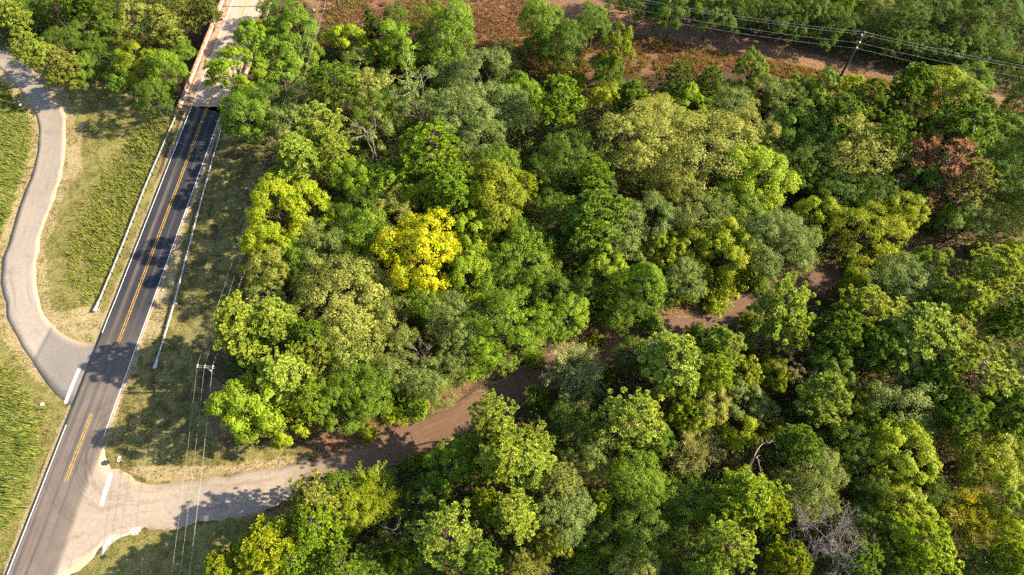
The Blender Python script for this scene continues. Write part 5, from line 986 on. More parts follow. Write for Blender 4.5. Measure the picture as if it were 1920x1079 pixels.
def pair(a, b, step=1.2):
    la = smooth_line(a, 0.5); lb = smooth_line(b, 0.5)
    n = int(max(np.hypot(*np.diff(la, axis=0).T).sum(), np.hypot(*np.diff(lb, axis=0).T).sum()) / step)
    def rs(l):
        s = np.r_[0, np.cumsum(np.hypot(*np.diff(l, axis=0).T))]
        q = np.linspace(0, s[-1], n)
        return np.c_[np.interp(q, s, l[:, 0]), np.interp(q, s, l[:, 1])]
    return rs(la), rs(lb)
def rough_edge(l, amp, seed):
    r = np.random.default_rng(seed)
    d = np.gradient(l, axis=0); nrm = np.c_[-d[:, 1], d[:, 0]] / np.hypot(d[:, 0], d[:, 1])[:, None]
    k = r.normal(size=len(l)); k = np.convolve(k, np.ones(3) / 3, 'same')
    return l + nrm * (k * amp)[:, None]
sl, sr = pair(SIDE_OUT, SIDE_IN)
side_road = tag(ribbon('side_road', rough_edge(sl, .22, 1), rough_edge(sr, .22, 2), M['side_road'], 0.045), 'pale worn side road curving down to the highway', 'road', kind='structure')
dl, dr = pair(DIRT_UP, DIRT_LOW)
dirt_road = tag(ribbon('dirt_road', rough_edge(dl, .6, 3), rough_edge(dr, .6, 4), M['dirt_road'], 0.040), 'tan and brown lane running from the junction into the wood', 'road', kind='structure')

# painted markings
def strip(name, pts, width, mat, parent, z):
    l = np.array(pts, float)
    d = np.gradient(l, axis=0); nrm = np.c_[-d[:, 1], d[:, 0]] / np.hypot(d[:, 0], d[:, 1])[:, None]
    a = l + nrm * width / 2; b = l - nrm * width / 2
    v = np.concatenate([np.c_[a, np.full(len(l), z)], np.c_[b, np.full(len(l), z)]])
    n = len(l)
    q = [(n + i, n + i + 1, i + 1, i) for i in range(n - 1)]
    me = mesh_np(name, v, q, 4, mat)
    if me.polygons[0].normal.z < 0: me.flip_normals()
    return link(name, me, parent)
MZ = ROAD_Z + 0.006
def along(off, y0, y1):
    y = np.linspace(y0, y1, max(2, int(abs(y1 - y0) / 2) + 2))
    return np.c_[road_x(y) + off * RC, y]
for y0, y1 in YELLOW_RUNS:
    for s in (-0.19, 0.19):
        strip('centre_line', along(s, y0, y1), 0.14, M['yellow_paint'], highway, MZ)
strip('edge_line', along(3.52, RIGHT_RUN[0], JOINT_Y[1] - 0.3), 0.15, M['white_paint'], highway, MZ)
strip('edge_line', smooth_line(list(map(tuple, along(-3.52, JOINT_Y[0] - 0.3, LEFT_RUN[0])))[::2] + [tuple(along(-3.58, q, q)[0]) for q in LEFT_CURVE_Y], 1.0), 0.15, M['white_paint'], highway, MZ)
strip('edge_line', along(-3.56, LEFT_RUN[1], -40), 0.16, M['white_paint'], highway, MZ)
strip('stop_bar', STOP_SIDE, 0.62, M['white_paint'], highway, MZ)
strip('stop_bar', STOP_DIRT, 0.70, M['white_paint'], dirt_road, 0.072)

# pale broken concrete apron and pipe mouth at the lower corner of the junction
def blob_slab(name, poly, z0, z1, mat, seed):
    r = random.Random(seed)
    l = smooth_line(poly + [poly[0]], 0.35)[:-1]
    l = [(x + r.uniform(-.08, .08), y + r.uniform(-.08, .08)) for x, y in l]
    n = len(l)
    v = [(x, y, z0) for x, y in l] + [(x, y, z1 + r.uniform(-.015, .015)) for x, y in l]
    f = [tuple(range(n, 2 * n))] + [(i, (i + 1) % n, n + (i + 1) % n, n + i) for i in range(n)]
    me = bpy.data.meshes.new(name); me.from_pydata(v, [], f); me.materials.append(mat)
    bm = bmesh.new(); bm.from_mesh(me); bmesh.ops.recalc_face_normals(bm, faces=bm.faces); bm.to_mesh(me); bm.free()
    return link(name, me)
apron = tag(blob_slab('concrete_apron', APRON, -0.3, 0.10, M['pale_concrete'], 5), 'pale broken concrete apron at the lower corner of the dirt road mouth', 'apron', kind='structure')
mb = MB()
px, py = PIPE
n = 14
rim_o = [(px + .0, py + math.cos(2 * math.pi * i / n) * .42, .16 + math.sin(2 * math.pi * i / n) * .42) for i in range(n)]
mb.tube([(px - .35, py - .18, -.02), (px + .3, py + .15, -.02)], [.34, .34], 14, cap=False)
mb.tube([(px - .33, py - .17, -.02), (px + .3, py + .15, -.02)], [.28, .28], 14, cap=False)
culvert = tag(mb.build('culvert_pipe', M['dark_joint']), 'dark pipe mouth beside the pale concrete apron', 'pipe')

# ---------------------------------------------------------------- bridge
BR0 = min(JOINT_Y); BR1 = 205.0
bridge = tag(empty('road_bridge', (road_x(BR0), BR0, 0)), 'tan concrete bridge carrying the highway over the wooded creek', 'bridge')
def put(o):
    o.parent = bridge
    o.matrix_parent_inverse = Matrix.Translation(-Vector(bridge.location))
    return o
spans = [JOINT_Y, BRIDGE_JOINT, BRIDGE_JOINT + 21, BRIDGE_JOINT + 42, BR1]
for i in range(4):
    a = np.array(spans[0] if i == 0 else (spans[i], spans[i])) + 0.12
    b_ = spans[i + 1] - 0.12
    nl = np.linspace(a[0], b_, 16); nr = np.linspace(a[1], b_, 16)
    d = ribbon('deck_slab', road_edge(DECK_L, nl), road_edge(DECK_R, nr), M['deck'], ROAD_Z - 0.01, 10, uvx=(DECK_L, DECK_R), flat=0.0)
    put(d)
    j = MB()
    y = (a[0] + a[1]) / 2 - 0.12
    if i == 0:
        A, B = road_pt(DECK_L, JOINT_Y[0]), road_pt(DECK_R, JOINT_Y[1])
        ang = math.atan2(B[1] - A[1], B[0] - A[0])
        j.box(((A[0] + B[0]) / 2, (A[1] + B[1]) / 2, ROAD_Z - .16), (DECK_R - DECK_L - .2, .34, .3), ang)
    else:
        j.box((road_x(y) + (DECK_L + DECK_R) / 2, y, ROAD_Z - .18), (DECK_R - DECK_L - .2, .3, .3))
    put(j.build('expansion_joint', M['dark_joint']))
    g = MB()
    ym = (a[0] + b_) / 2
    rz = -math.atan(ROAD_SLOPE)
    for off in (DECK_L + 1, -2.2, 0.4, 3, DECK_R - 1):
        g = MB(); g.box((road_x(ym) + off, ym, -.75), (.45, b_ - a[0] - .4, .66), rz)
        put(g.build('girder', M['concrete']))
    if i:
        for off in (DECK_L + 1.2, 0.2, DECK_R - 1.2):
            p = MB(); x0 = road_x(y) + off; zb = float(hz(np.array(x0), np.array(y)))
            p.tube([(x0, y, zb - .5), (x0, y, -1.5)], .45, 12)
            put(p.build('pier_column', M['concrete'], smooth=True))
        p = MB(); p.box((road_x(y) + (DECK_L + DECK_R) / 2, y, -1.3), (DECK_R - DECK_L - .6, .9, .55)); put(p.build('pier_cap', M['concrete']))
for sgn, off in ((-1, DECK_L), (1, DECK_R)):
    y = np.arange(BR0 + (1.5 if sgn < 0 else 0), BR1, 3.0)
    # kerb, wall and rust-stained coping
    def run(name, o0, o1, z0, z1, mat):
        k = MB()
        for q0, q1 in zip(y[:-1], y[1:]):
            v = []
            for z in (z0, z1):
                v += [road_pt(o0, q0, z), road_pt(o1, q0, z), road_pt(o1, q1, z), road_pt(o0, q1, z)]
            k.add(v, [(3, 2, 1, 0), (4, 5, 6, 7), (0, 1, 5, 4), (1, 2, 6, 5), (2, 3, 7, 6), (3, 0, 4, 7)])
        put(k.build(name, mat))
    run('kerb', off - sgn * .0, off - sgn * .5, ROAD_Z - .25, .28, M['concrete'])
    run('parapet_rail', off + sgn * .02, off - sgn * .24, .62, .86, M['rust'])
    pm = MB().box((0, 0, 0), (.24, .3, .40)).mesh('parapet_post', M['rust'])
    for q in y[:-1]:
        o = link('parapet_post', pm, None, road_pt(off - sgn * .12, q + 1.5, .45)); put(o)
def deck_strip(name, off, y0, y1, w_, mat):
    o = strip(name, along(off, y0, y1), w_, mat, None, ROAD_Z + .004); put(o)
deck_strip('edge_line', -3.52, JOINT_Y[0] + .5, BR1, .16, M['white_paint'])
deck_strip('edge_line', 3.52, JOINT_Y[1] + .5, BR1, .16, M['white_paint'])
for s in (-.19, .19): deck_strip('centre_line', s, BR0 + .6, BR1, .14, M['yellow_paint'])

# ---------------------------------------------------------------- guardrails
def guardrail(pts, label, face, flare, spacing=1.905):
    l = smooth_line(pts, spacing)
    root = tag(empty('guardrail', (l[0][0], l[0][1], 0)), label, 'guardrail', 'guardrails along the highway')
    inv = Matrix.Translation(-Vector(root.location))
    z = hz(l[:, 0], l[:, 1])
    d = np.gradient(l, axis=0); nrm = np.c_[-d[:, 1], d[:, 0]] / np.hypot(d[:, 0], d[:, 1])[:, None] * face
    prof = [(0.06, .80), (0.14, .77), (0.14, .71), (0.06, .66), (0.06, .60), (0.14, .55), (0.14, .49), (0.06, .46), (0.02, .46), (0.02, .80)]
    v = []; f = []
    k = len(prof)
    for i, (x, y) in enumerate(l):
        for a, h in prof: v.append((x + nrm[i][0] * a, y + nrm[i][1] * a, z[i] + h))
    for i in range(len(l) - 1):
        for j in range(k): f.append((i * k + j, i * k + (j + 1) % k, (i + 1) * k + (j + 1) % k, (i + 1) * k + j))
    f += [tuple(range(k)), tuple(range((len(l) - 1) * k, len(l) * k))]
    o = MB().add(v, f).build('beam', M['galvanised'], root); o.matrix_parent_inverse = inv
    pm = MB().box((0, 0, .40), (.16, .2, .84)).mesh('post', M['guard_post'])
    bm_ = MB().box((0, 0, .62), (.14, .16, .34)).mesh('block', M['guard_post'])
    for i in range(len(l)):
        a = math.atan2(d[i][1], d[i][0])
        o = link('post', pm, root, (l[i][0] - nrm[i][0] * .22, l[i][1] - nrm[i][1] * .22, z[i]), (0, 0, a)); o.matrix_parent_inverse = inv
    # end terminal: widened flat head bent to the road end
    e = l[-1]; t = (l[-1] - l[-2]); t = t / np.hypot(*t); nn = nrm[-1]
    def q(a, s, h): return (e[0] + t[0] * a + nn[0] * s, e[1] + t[1] * a + nn[1] * s, z[-1] + h)
    h_ = MB()
    w0, w1 = .06, flare
    vv = [q(0, .0, .80), q(0, .15, .80), q(2.2, -.12, .84), q(2.2, w1, .84), q(0, .0, .46), q(0, .15, .46), q(2.2, -.12, .40), q(2.2, w1, .40)]
    h_.add(vv, [(0, 1, 3, 2), (4, 6, 7, 5), (0, 4, 5, 1), (1, 5, 7, 3), (3, 7, 6, 2), (2, 6, 4, 0)])
    h_.box(q(2.3, .12, .6), (.5, .12, .5), math.atan2(t[1], t[0]) + 1.57)
    o = h_.build('end_terminal', M['galvanised'], root); o.matrix_parent_inverse = inv
    s_ = MB(); s_.tube([q(.4, -.35, .05), q(2.0, -.35, .5)], .05, 6)
    o = s_.build('anchor_strut', M['post_steel'], root); o.matrix_parent_inverse = inv
    return root
guardrail(RAIL_LEFT, 'pale guardrail between the highway and the tall weeds by the side road', -1, .3)
guardrail(RAIL_RIGHT, 'galvanised guardrail with flared end between the highway and the power line verge', 1, .5)

# ---------------------------------------------------------------- signs and marker posts
def add_text(body, size, parent, mat, loc, rot):
    cu = bpy.data.curves.new('lettering', 'FONT')
    cu.body = body; cu.size = size; cu.align_x = 'CENTER'; cu.align_y = 'CENTER'; cu.extrude = 0.002; cu.offset = 0.008
    cu.materials.append(mat)
    tmp = bpy.data.objects.new('lettering_curve', cu); C.objects.link(tmp)
    bpy.context.view_layer.update()
    me = bpy.data.meshes.new_from_object(tmp.evaluated_get(bpy.context.evaluated_depsgraph_get()))
    bpy.data.objects.remove(tmp)
    return link('lettering', me, parent, loc, rot)
def octagon(r, th):
    m = MB()
    p = [(r * math.cos(math.pi / 8 + i * math.pi / 4), r * math.sin(math.pi / 8 + i * math.pi / 4)) for i in range(8)]
    v = [(th, x, y) for x, y in p] + [(-th, x, y) for x, y in p]
    return m.add(v, [tuple(range(8)), tuple(range(15, 7, -1))] + [(i, i + 8, (i + 1) % 8 + 8, (i + 1) % 8) for i in range(8)])
sx, sy = STOP_SIGN
stop = tag(empty('stop_sign', (sx, sy, float(hz(np.array(sx), np.array(sy)))), math.radians(-6)), 'red octagonal stop sign on the grass corner of the dirt road', 'stop sign')
MB().box((0, 0, 1.2), (.06, .06, 2.5)).build('post', M['post_steel'], stop)
plate = octagon(.49, .008).build('sign_plate', M['sign_white'], stop, (.045, 0, 2.05))
octagon(.435, .004).build('red_face', M['sign_red'], plate, (.013, 0, 0))
add_text('STOP', .36, plate, M['sign_white'], (.021, 0, 0), (math.pi / 2, 0, math.pi / 2))

def post_sign(name, label, cat, xy, h, rz, wdt, hgt, mat, front=None):
    x, y = xy
    r = tag(empty(name, (x, y, float(hz(np.array(x), np.array(y)))), rz), label, cat)
    MB().box((0, 0, h / 2), (.07, .07, h)).build('post', M['post_steel'], r)
    if wdt:
        MB().box((.05, 0, h - hgt / 2), (.012, wdt, hgt)).build('sign_plate', mat, r)
        if front: MB().box((.059, 0, h - hgt / 2), (.004, wdt - .06, hgt - .06)).build('sign_face', front, r)
    return r
post_sign('road_sign', 'grey road sign seen edge-on in the weeds at the lower highway edge', 'road sign', ROAD_SIGN, 2.9, math.radians(80), .75, .9, M['sign_back'])
post_sign('marker_post', 'thin grey marker post in the weeds beside the upper guardrail', 'post', MARKER_POST, 2.4, 0, 0, 0, None)
post_sign('delineator_sign', 'small white marker plate behind the guardrail near its flared end', 'marker', DELINEATOR, 1.3, math.radians(-70), .4, .62, M['sign_white'])

# ---------------------------------------------------------------- power lines
def utility_pole(name, label, xy, h, r0, r1, arms):
    x, y = xy
    root = tag(empty(name, (x, y, float(hz(np.array(x), np.array(y))))), label, 'utility pole', 'power line poles')
    MB().tube([(0, 0, -.5), (0, 0, h * .5), (0, 0, h)], [r0, (r0 + r1) / 2, r1], 10).build('shaft', M['pole_wood'], root, smooth=True)
    arms(root, h)
    return root
ins_me = MB().tube([(0, 0, 0), (0, 0, .06), (0, 0, .12), (0, 0, .2), (0, 0, .28)], [.05, .11, .06, .11, .04], 8).mesh('insulator', M['porcelain'], True)
P1H = POLE_ROAD[2]
lx, ly = POLE_ROAD[:2]
ln = np.array(POLE_NEXT[:2]) - np.array(POLE_ROAD[:2]); ln = ln / np.hypot(*ln)
pr = np.array([ln[1], -ln[0]])
def road_arms(root, h):
    rz = math.atan2(pr[1], pr[0])
    for k, z in ((-.16, h - .35), (.16, h - .35)):
        MB().box((pr[0] * ARM_SHIFT + ln[0] * k, pr[1] * ARM_SHIFT + ln[1] * k, z), (2.9, .11, .16), rz).build('crossarm', M['arm_wood'], root)
    for s in WIRE_OFF[:3]:
        for k in (-.16, .16):
            link('insulator', ins_me, root, (pr[0] * s + ln[0] * k, pr[1] * s + ln[1] * k, h - .27))
    b = MB()
    for s in (-1, 1):
        b.tube([(pr[0] * (ARM_SHIFT + s * .9) + ln[0] * .2, pr[1] * (ARM_SHIFT + s * .9) + ln[1] * .2, h - .4), (ln[0] * .2, ln[1] * .2, h - 1.3)], .03, 5)
    b.build('arm_brace', M['arm_wood'], root)
    can = MB().tube([(pr[0] * .2, pr[1] * .2, h - 2.0), (pr[0] * .2, pr[1] * .2, h - 1.9), (pr[0] * .2, pr[1] * .2, h - 1.6)], [.05, .09, .05], 8)
    can.build('neutral_bracket', M['porcelain'], root)
utility_pole('utility_pole', 'dark wooden pole with double crossarm at the wood edge by the highway verge', POLE_ROAD[:2], P1H, .19, .12, road_arms)
utility_pole('utility_pole', 'dark wooden pole standing in the red clearing beyond the bridge trees', POLE_NEXT[:2], POLE_NEXT[2], .19, .12, road_arms)
utility_pole('utility_pole', 'dark wooden pole outside the lower junction verge carrying the roadside wires', POLE_PREV[:2], POLE_PREV[2], .19, .12, road_arms)

def wire(name, label, group, posts, sag, r, mat):
    m = MB()
    for (a, b) in zip(posts[:-1], posts[1:]):
        a, b = Vector(a), Vector(b)
        pts = []
        n = 22
        for i in range(n + 1):
            t = i / n
            p = a.lerp(b, t); p.z -= sag * 4 * t * (1 - t)
            pts.append(p)
        m.tube(pts, r, 5)
    o = m.build(name, mat)
    return tag(o, label, 'power line', group)
names4 = ['wire on the highway-side end of the roadside pole crossarm', 'wire on the middle of the roadside pole crossarm', 'wire on the wood-side end of the roadside pole crossarm', 'low neutral wire under the roadside pole crossarm']
for s, nm, dz in zip(WIRE_OFF, names4, (0, 0, 0, -1.85)):
    pts = []
    for (x, y, h) in (POLE_PREV, POLE_ROAD, POLE_NEXT, POLE_NEXT2):
        pts.append((x + pr[0] * s, y + pr[1] * s, h + float(hz(np.array(x), np.array(y))) + dz))
    wire('power_line', nm, 'roadside wires over the verge and dirt road', pts, 1.1, .012, M['wire'])

def big_arms(root, h):
    cl = np.array(CLEAR_DIR); pp = np.array([cl[1], -cl[0]])
    for (s, z, nm) in BIG_WIRES[1:]:
        m = MB()
        m.tube([(0, 0, z - .35), (pp[0] * s * .5, pp[1] * s * .5, z - .1), (pp[0] * s, pp[1] * s, z)], [.06, .05, .04], 6)
        for q in (.3, .5, .7, .9):
            m.tube([(pp[0] * s * q, pp[1] * s * q, z - .2 + .2 * q - .06), (pp[0] * s * q, pp[1] * s * q, z - .2 + .2 * q + .08)], .13, 8)
        m.build('insulator_arm', M['porcelain'], root, smooth=False)
    MB().tube([(0, 0, h - .1), (0, 0, h + .18)], .1, 8).build('pole_cap', M['porcelain'], root)
BP = POLE_BIG
cl = np.array(CLEAR_DIR); pp = np.array([cl[1], -cl[0]])
utility_pole('transmission_pole', 'tall single pole carrying four wires over the reddish clearing', BP[:2], BP[2], .27, .18, big_arms)
gz = float(hz(np.array(BP[0]), np.array(BP[1])))
for (s, z, nm) in BIG_WIRES:
    pts = []
    for k, dz in ((-1, 0), (0, 0), (1, 0)):
        pts.append((BP[0] + pp[0] * s + cl[0] * 75 * k, BP[1] + pp[1] * s + cl[1] * 75 * k, gz + z + (BIG_DROP * abs(k))))
    wire('transmission_line', nm, 'wires over the reddish clearing', pts, 1.6, .024, M['wire'])

# ---------------------------------------------------------------- trees: meshes shared between look-alikes
def unit(v): return v / np.maximum(np.linalg.norm(v, axis=-1, keepdims=True), 1e-6)

def leaf_quads(pos, nrm, size, aspect, rng, droop=None):
    """Folded rhombic leaves: positions, normals -> verts, quads."""
    n = len(pos)
    r = rng.normal(size=(n, 3))
    a = unit(np.cross(nrm, r)) if droop is None else unit(droop + r * .35)
    b = unit(np.cross(nrm, a))
    s = size * rng.uniform(.6, 1.3, (n, 1))
    l = a * s * .5; w_ = b * s * .5 * aspect
    lift = nrm * s * .10
    v = np.stack([pos - l, pos + w_ + lift, pos + l, pos - w_ + lift], 1)
    return v.reshape(-1, 3), np.arange(4 * n).reshape(n, 4)

def crown_mesh(name, pos, nrm, tint, size, aspect, rng, mat, droop=None):
    v, f = leaf_quads(pos, nrm, size, aspect, rng, droop)
    me = mesh_np(name, v, f, 4, mat)
    at_ = me.attributes.new('tint', 'FLOAT', 'FACE')
    at_.data.foreach_set('value', np.clip(tint, 0, 1).astype(np.float32))
    return me

def branch(mb, a, b, r0, r1, rng, bend=.12, n=5, segs=4):
    a = np.array(a, float); b = np.array(b, float)
    L = np.linalg.norm(b - a)
    off = rng.normal(size=3) * L * bend
    pts = []; rad = []
    for i in range(segs + 1):
        t = i / segs
        pts.append(a + (b - a) * t + off * math.sin(math.pi * t) + (rng.normal(size=3) * L * .02 if 0 < i < segs else 0))
        rad.append(r0 + (r1 - r0) * t)
    mb.tube(pts, rad, n, cap=False)
    return [np.array(p) for p in pts]

def sphere_dirs(n, rng, zmin=-.3):
    z = rng.uniform(zmin, 1, n); a = rng.uniform(0, 2 * math.pi, n)
    r = np.sqrt(1 - z * z)
    return np.c_[r * np.cos(a), r * np.sin(a), z]

def make_broad(seed, R=5.0, h=12.0, base=.32, lobes=15, lobe_r=.42, clumps=16, leaves=34, clump_r=.75, size=.34, aspect=.6,
               squash=.85, point=0.0, gap=.0, bark='bark', wood=1.0, up=.25):
    """Broad-leaved tree: trunk, limbs to every lobe, leaf clumps over the lobes' outer faces."""
    rng = np.random.default_rng(seed)
    zc = h * (base + (1 - base) * .42)
    hz2 = h - zc
    mb = MB()
    top = np.array([rng.normal() * .3, rng.normal() * .3, h * .72])
    tr = branch(mb, (0, 0, -.6), top, .028 * h * .8, .06, rng, .03, 8, 6)
    P_ = []; N_ = []; T_ = []
    dirs = []
    k = 0
    ga = math.pi * (3 - math.sqrt(5))
    for i in range(lobes):
        z = 1 - (i + .5) / lobes * 1.35
        a = i * ga + rng.normal() * .25
        r = math.sqrt(max(0, 1 - z * z)) * rng.uniform(.8, 1.12)
        dirs.append((r * math.cos(a), r * math.sin(a), z))
    for i, d in enumerate(dirs):
        if rng.random() < gap: continue
        d = np.array(d)
        lr = R * lobe_r * rng.uniform(.58, 1.32)
        c = np.array([0, 0, zc]) + d * np.array([R, R, hz2]) * (1 - lobe_r * .62) * rng.uniform(.78, 1.14)
        if point: c[2] += point * rng.uniform(-.4, .8)
        st = tr[int(np.clip(2 + (c[2] / h) * 3, 2, 5))]
        br = branch(mb, st, c, .09 * wood, .03, rng, .1, 5, 4)
        lt = rng.normal() * .10
        m = int(clumps * (lr / (R * lobe_r)) ** 1.6) + 3
        cd = sphere_dirs(m, rng, -.45)
        bias = unit(d + np.array([0, 0, .35]))
        cd = unit(cd + bias * .55)
        for q in cd:
            cc = c + q * lr * np.array([1, 1, squash]) * rng.uniform(.72, 1.06)
            if rng.random() < .25: branch(mb, br[-1], cc, .025 * wood, .012, rng, .1, 3, 2)
            cr = clump_r * rng.uniform(.6, 1.25)
            nl = int(leaves * rng.uniform(.6, 1.3))
            ld = sphere_dirs(nl, rng, -.6)
            pp_ = cc + ld * cr * np.array([1, 1, .7 + point * .5]) * (rng.random((nl, 1)) ** .45)
            P_.append(pp_)
            N_.append(unit(ld * .8 + q * .7 + rng.normal(size=(nl, 3)) * .45 + np.array([0, 0, up])))
            T_.append(.5 + lt + rng.normal() * .13 + rng.normal(size=nl) * .12)
    me = crown_mesh('crown', np.vstack(P_), np.vstack(N_), np.concatenate(T_), size, aspect, rng, M['leaf'])
    return me, mb.mesh('trunk', M[bark], True), R, h

def make_pine(seed, R=4.6, h=16.0, base=.45, whorls=62, puffs=3.2, needles=72, puff_r=.66, mat='needle', droop=.0, top=1.0):
    """Pine: straight stem, branches turning up at the tips, round tufts of needles."""
    rng = np.random.default_rng(seed)
    mb = MB()
    tp = np.array([rng.normal() * .4, rng.normal() * .4, h * .97])
    tr = branch(mb, (0, 0, -.6), tp, .2, .05, rng, .02, 8, 8)
    tr = np.array(tr)
    V = []; T = []
    for i in range(whorls):
        t = (i + rng.random()) / whorls
        z0 = h * (base + (1 - base) * t * .95)
        prof = (1 - t ** 2.2) ** .6 * (.62 + .38 * min(1, t * 4)) + .07
        L = R * prof * rng.uniform(.68, 1.12)
        a = i * 2.39996 + rng.normal() * .35
        st = np.array([np.interp(z0, tr[:, 2], tr[:, 0]), np.interp(z0, tr[:, 2], tr[:, 1]), z0])
        dirv = np.array([math.cos(a), math.sin(a), 0])
        tip = st + dirv * L + np.array([0, 0, L * rng.uniform(.08, .34) - droop * L])
        branch(mb, st, tip, .055, .018, rng, .06, 4, 3)
        np_ = max(2, int(puffs * (L / R) * 1.35 + rng.random() * 1.6))
        for j in range(np_):
            f = 1 - (j * .2 + rng.random() * .12)
            if f < .25: break
            side = np.array([-dirv[1], dirv[0], 0]) * rng.normal() * .34 * L * (.35 + .5 * (1 - f))
            c = st + (tip - st) * f + side + np.array([0, 0, .12 + rng.random() * .3])
            pr_ = puff_r * rng.uniform(.65, 1.25)
            n = int(needles * rng.uniform(.7, 1.25))
            d = unit(sphere_dirs(n, rng, -.45) + np.array([0, 0, .25]) + dirv * .15)
            s0 = c + d * pr_ * rng.uniform(.05, .55, (n, 1))
            e0 = c + d * pr_ * rng.uniform(.8, 1.15, (n, 1))
            outv = dirv * .6 + np.array([0, 0, .9]) + rng.normal(size=(n, 3)) * .45
            wv = unit(np.cross(d, outv)) * (.085 * rng.uniform(.7, 1.3, (n, 1)))
            V.append(np.stack([s0 - wv, s0 + wv, e0 + wv * .5, e0 - wv * .5], 1).reshape(-1, 3))
            T.append(.5 + rng.normal() * .13 + rng.normal(size=n) * .1)
    V = np.vstack(V); n = len(V) // 4
    me = mesh_np('crown', V, np.arange(4 * n), 4, M[mat])
    at_ = me.attributes.new('tint', 'FLOAT', 'FACE')
    at_.data.foreach_set('value', np.clip(np.concatenate(T), 0, 1).astype(np.float32))
    return me, mb.mesh('trunk', M['pine_bark'], True), R, h

def make_wisp(seed, R=5.0, h=9.5, sprays=150, leaves=60, size=.26, aspect=.3, bark='grey_bark'):
    """Fine feathery tree: many thin arching twigs lined with narrow leaves."""
    rng = np.random.default_rng(seed)
    mb = MB()
    forks = []
    hub = np.array([0, 0, h * .3])
    branch(mb, (0, 0, -.5), hub, .22, .14, rng, .04, 7, 4)
    for i in range(11):
        a = i * 2.4; e = rng.uniform(.35, 1.2)
        b_ = hub + np.array([math.cos(a) * math.cos(e) * R * .55, math.sin(a) * math.cos(e) * R * .55, math.sin(e) * h * .42])
        forks.append(branch(mb, hub, b_, .09, .035, rng, .1, 5, 4))
    P_ = []; N_ = []; T_ = []; D_ = []
    for i in range(sprays):
        f = forks[rng.integers(len(forks))]
        st = f[rng.integers(2, 5)]
        d = unit(np.array(st - hub) * np.array([1, 1, .6]) + rng.normal(size=3) * R * .36 + np.array([0, 0, R * .12]))
        L = R * rng.uniform(.32, .66)
        t = np.linspace(0, 1, 5)[:, None]
        pts = st + d * L * t + np.array([0, 0, -1]) * (t ** 2) * L * .18
        mb.tube(list(pts), [.022, .018, .014, .01, .006], 3, cap=False)
        n = int(leaves * rng.uniform(.6, 1.3))
        tt = rng.uniform(.15, 1.05, (n, 1))
        p = st + d * L * tt + np.array([0, 0, -1]) * (tt ** 2) * L * .18 + rng.normal(size=(n, 3)) * .16
        P_.append(p); N_.append(unit(rng.normal(size=(n, 3)) * .7 + np.array([0, 0, .6])))
        T_.append(.5 + rng.normal() * .14 + rng.normal(size=n) * .1)
        D_.append(np.repeat(d[None], n, 0))
    me = crown_mesh('crown', np.vstack(P_), np.vstack(N_), np.concatenate(T_), size, aspect, rng, M['leaf'], np.vstack(D_))
    return me, mb.mesh('trunk', M[bark], True), R, h

def make_cedar(seed, R=3.6, h=13.0):
    rng = np.random.default_rng(seed)
    mb = MB()
    branch(mb, (0, 0, -.5), (0, 0, h * .9), .2, .03, rng, .01, 7, 6)
    P_ = []; N_ = []; T_ = []
    for i in range(330):
        t = rng.random() ** .8
        z = h * (.12 + .86 * t)
        r = R * (1 - t ** 2.4) ** .75 * rng.uniform(.75, 1.04)
        a = i * 2.39996
        c = np.array([math.cos(a) * r, math.sin(a) * r, z])
        n = 34
        out = unit(np.array([math.cos(a), math.sin(a), .7]))
        ld = sphere_dirs(n, rng, -.5)
        P_.append(c + ld * .45 * np.array([1, 1, 1.2]) * rng.random((n, 1)) ** .5)
        N_.append(unit(ld * .7 + out * .8 + rng.normal(size=(n, 3)) * .3))
        T_.append(.5 + rng.normal() * .14 + rng.normal(size=n) * .1)
        if i % 4 == 0: branch(mb, (0, 0, z * .93), c, .03, .01, rng, .05, 3, 2)
    me = crown_mesh('crown', np.vstack(P_), np.vstack(N_), np.concatenate(T_), .24, .5, rng, M['leaf'])
    return me, mb.mesh('trunk', M['bark'], True), R, h

def make_bare(seed, R=5.0, h=12.0, limbs=9, bark='grey_bark', twigs=5, thick=1.0):
    """Leafless tree: trunk and three orders of branches."""
    rng = np.random.default_rng(seed)
    mb = MB(); tw = MB()
    hub = np.array([rng.normal() * .3, rng.normal() * .3, h * .42])
    branch(mb, (0, 0, -.5), hub, .24 * thick, .16 * thick, rng, .04, 7, 4)
    for i in range(limbs):
        a = i * 2.4 + rng.normal() * .3; e = rng.uniform(.25, 1.25)
        tip = hub + np.array([math.cos(a) * math.cos(e) * R * .8, math.sin(a) * math.cos(e) * R * .8, math.sin(e) * h * .5])
        l1 = branch(mb, hub, tip, .10 * thick, .04, rng, .12, 5, 5)
        for j in range(6):
            st = l1[rng.integers(2, 6)]
            d = unit((tip - hub) * .6 + rng.normal(size=3) * R * .42)
            l2 = branch(tw, st, st + d * R * rng.uniform(.25, .5), .035 * thick, .014, rng, .12, 4, 4)
            for k in range(twigs):
                s2 = l2[rng.integers(1, 5)]
                d2 = unit(d + rng.normal(size=3) * .75)
                e2 = s2 + d2 * R * rng.uniform(.1, .26)
                branch(tw, s2, e2, .016 * thick, .008, rng, .1, 3, 2)
                for _ in range(2):
                    branch(tw, (s2 + e2) / 2, (s2 + e2) / 2 + unit(d2 + rng.normal(size=3)) * R * .1, .011, .006, rng, .05, 3, 1)
    return tw.mesh('branches', M[bark], True), mb.mesh('trunk', M[bark], True), R, h

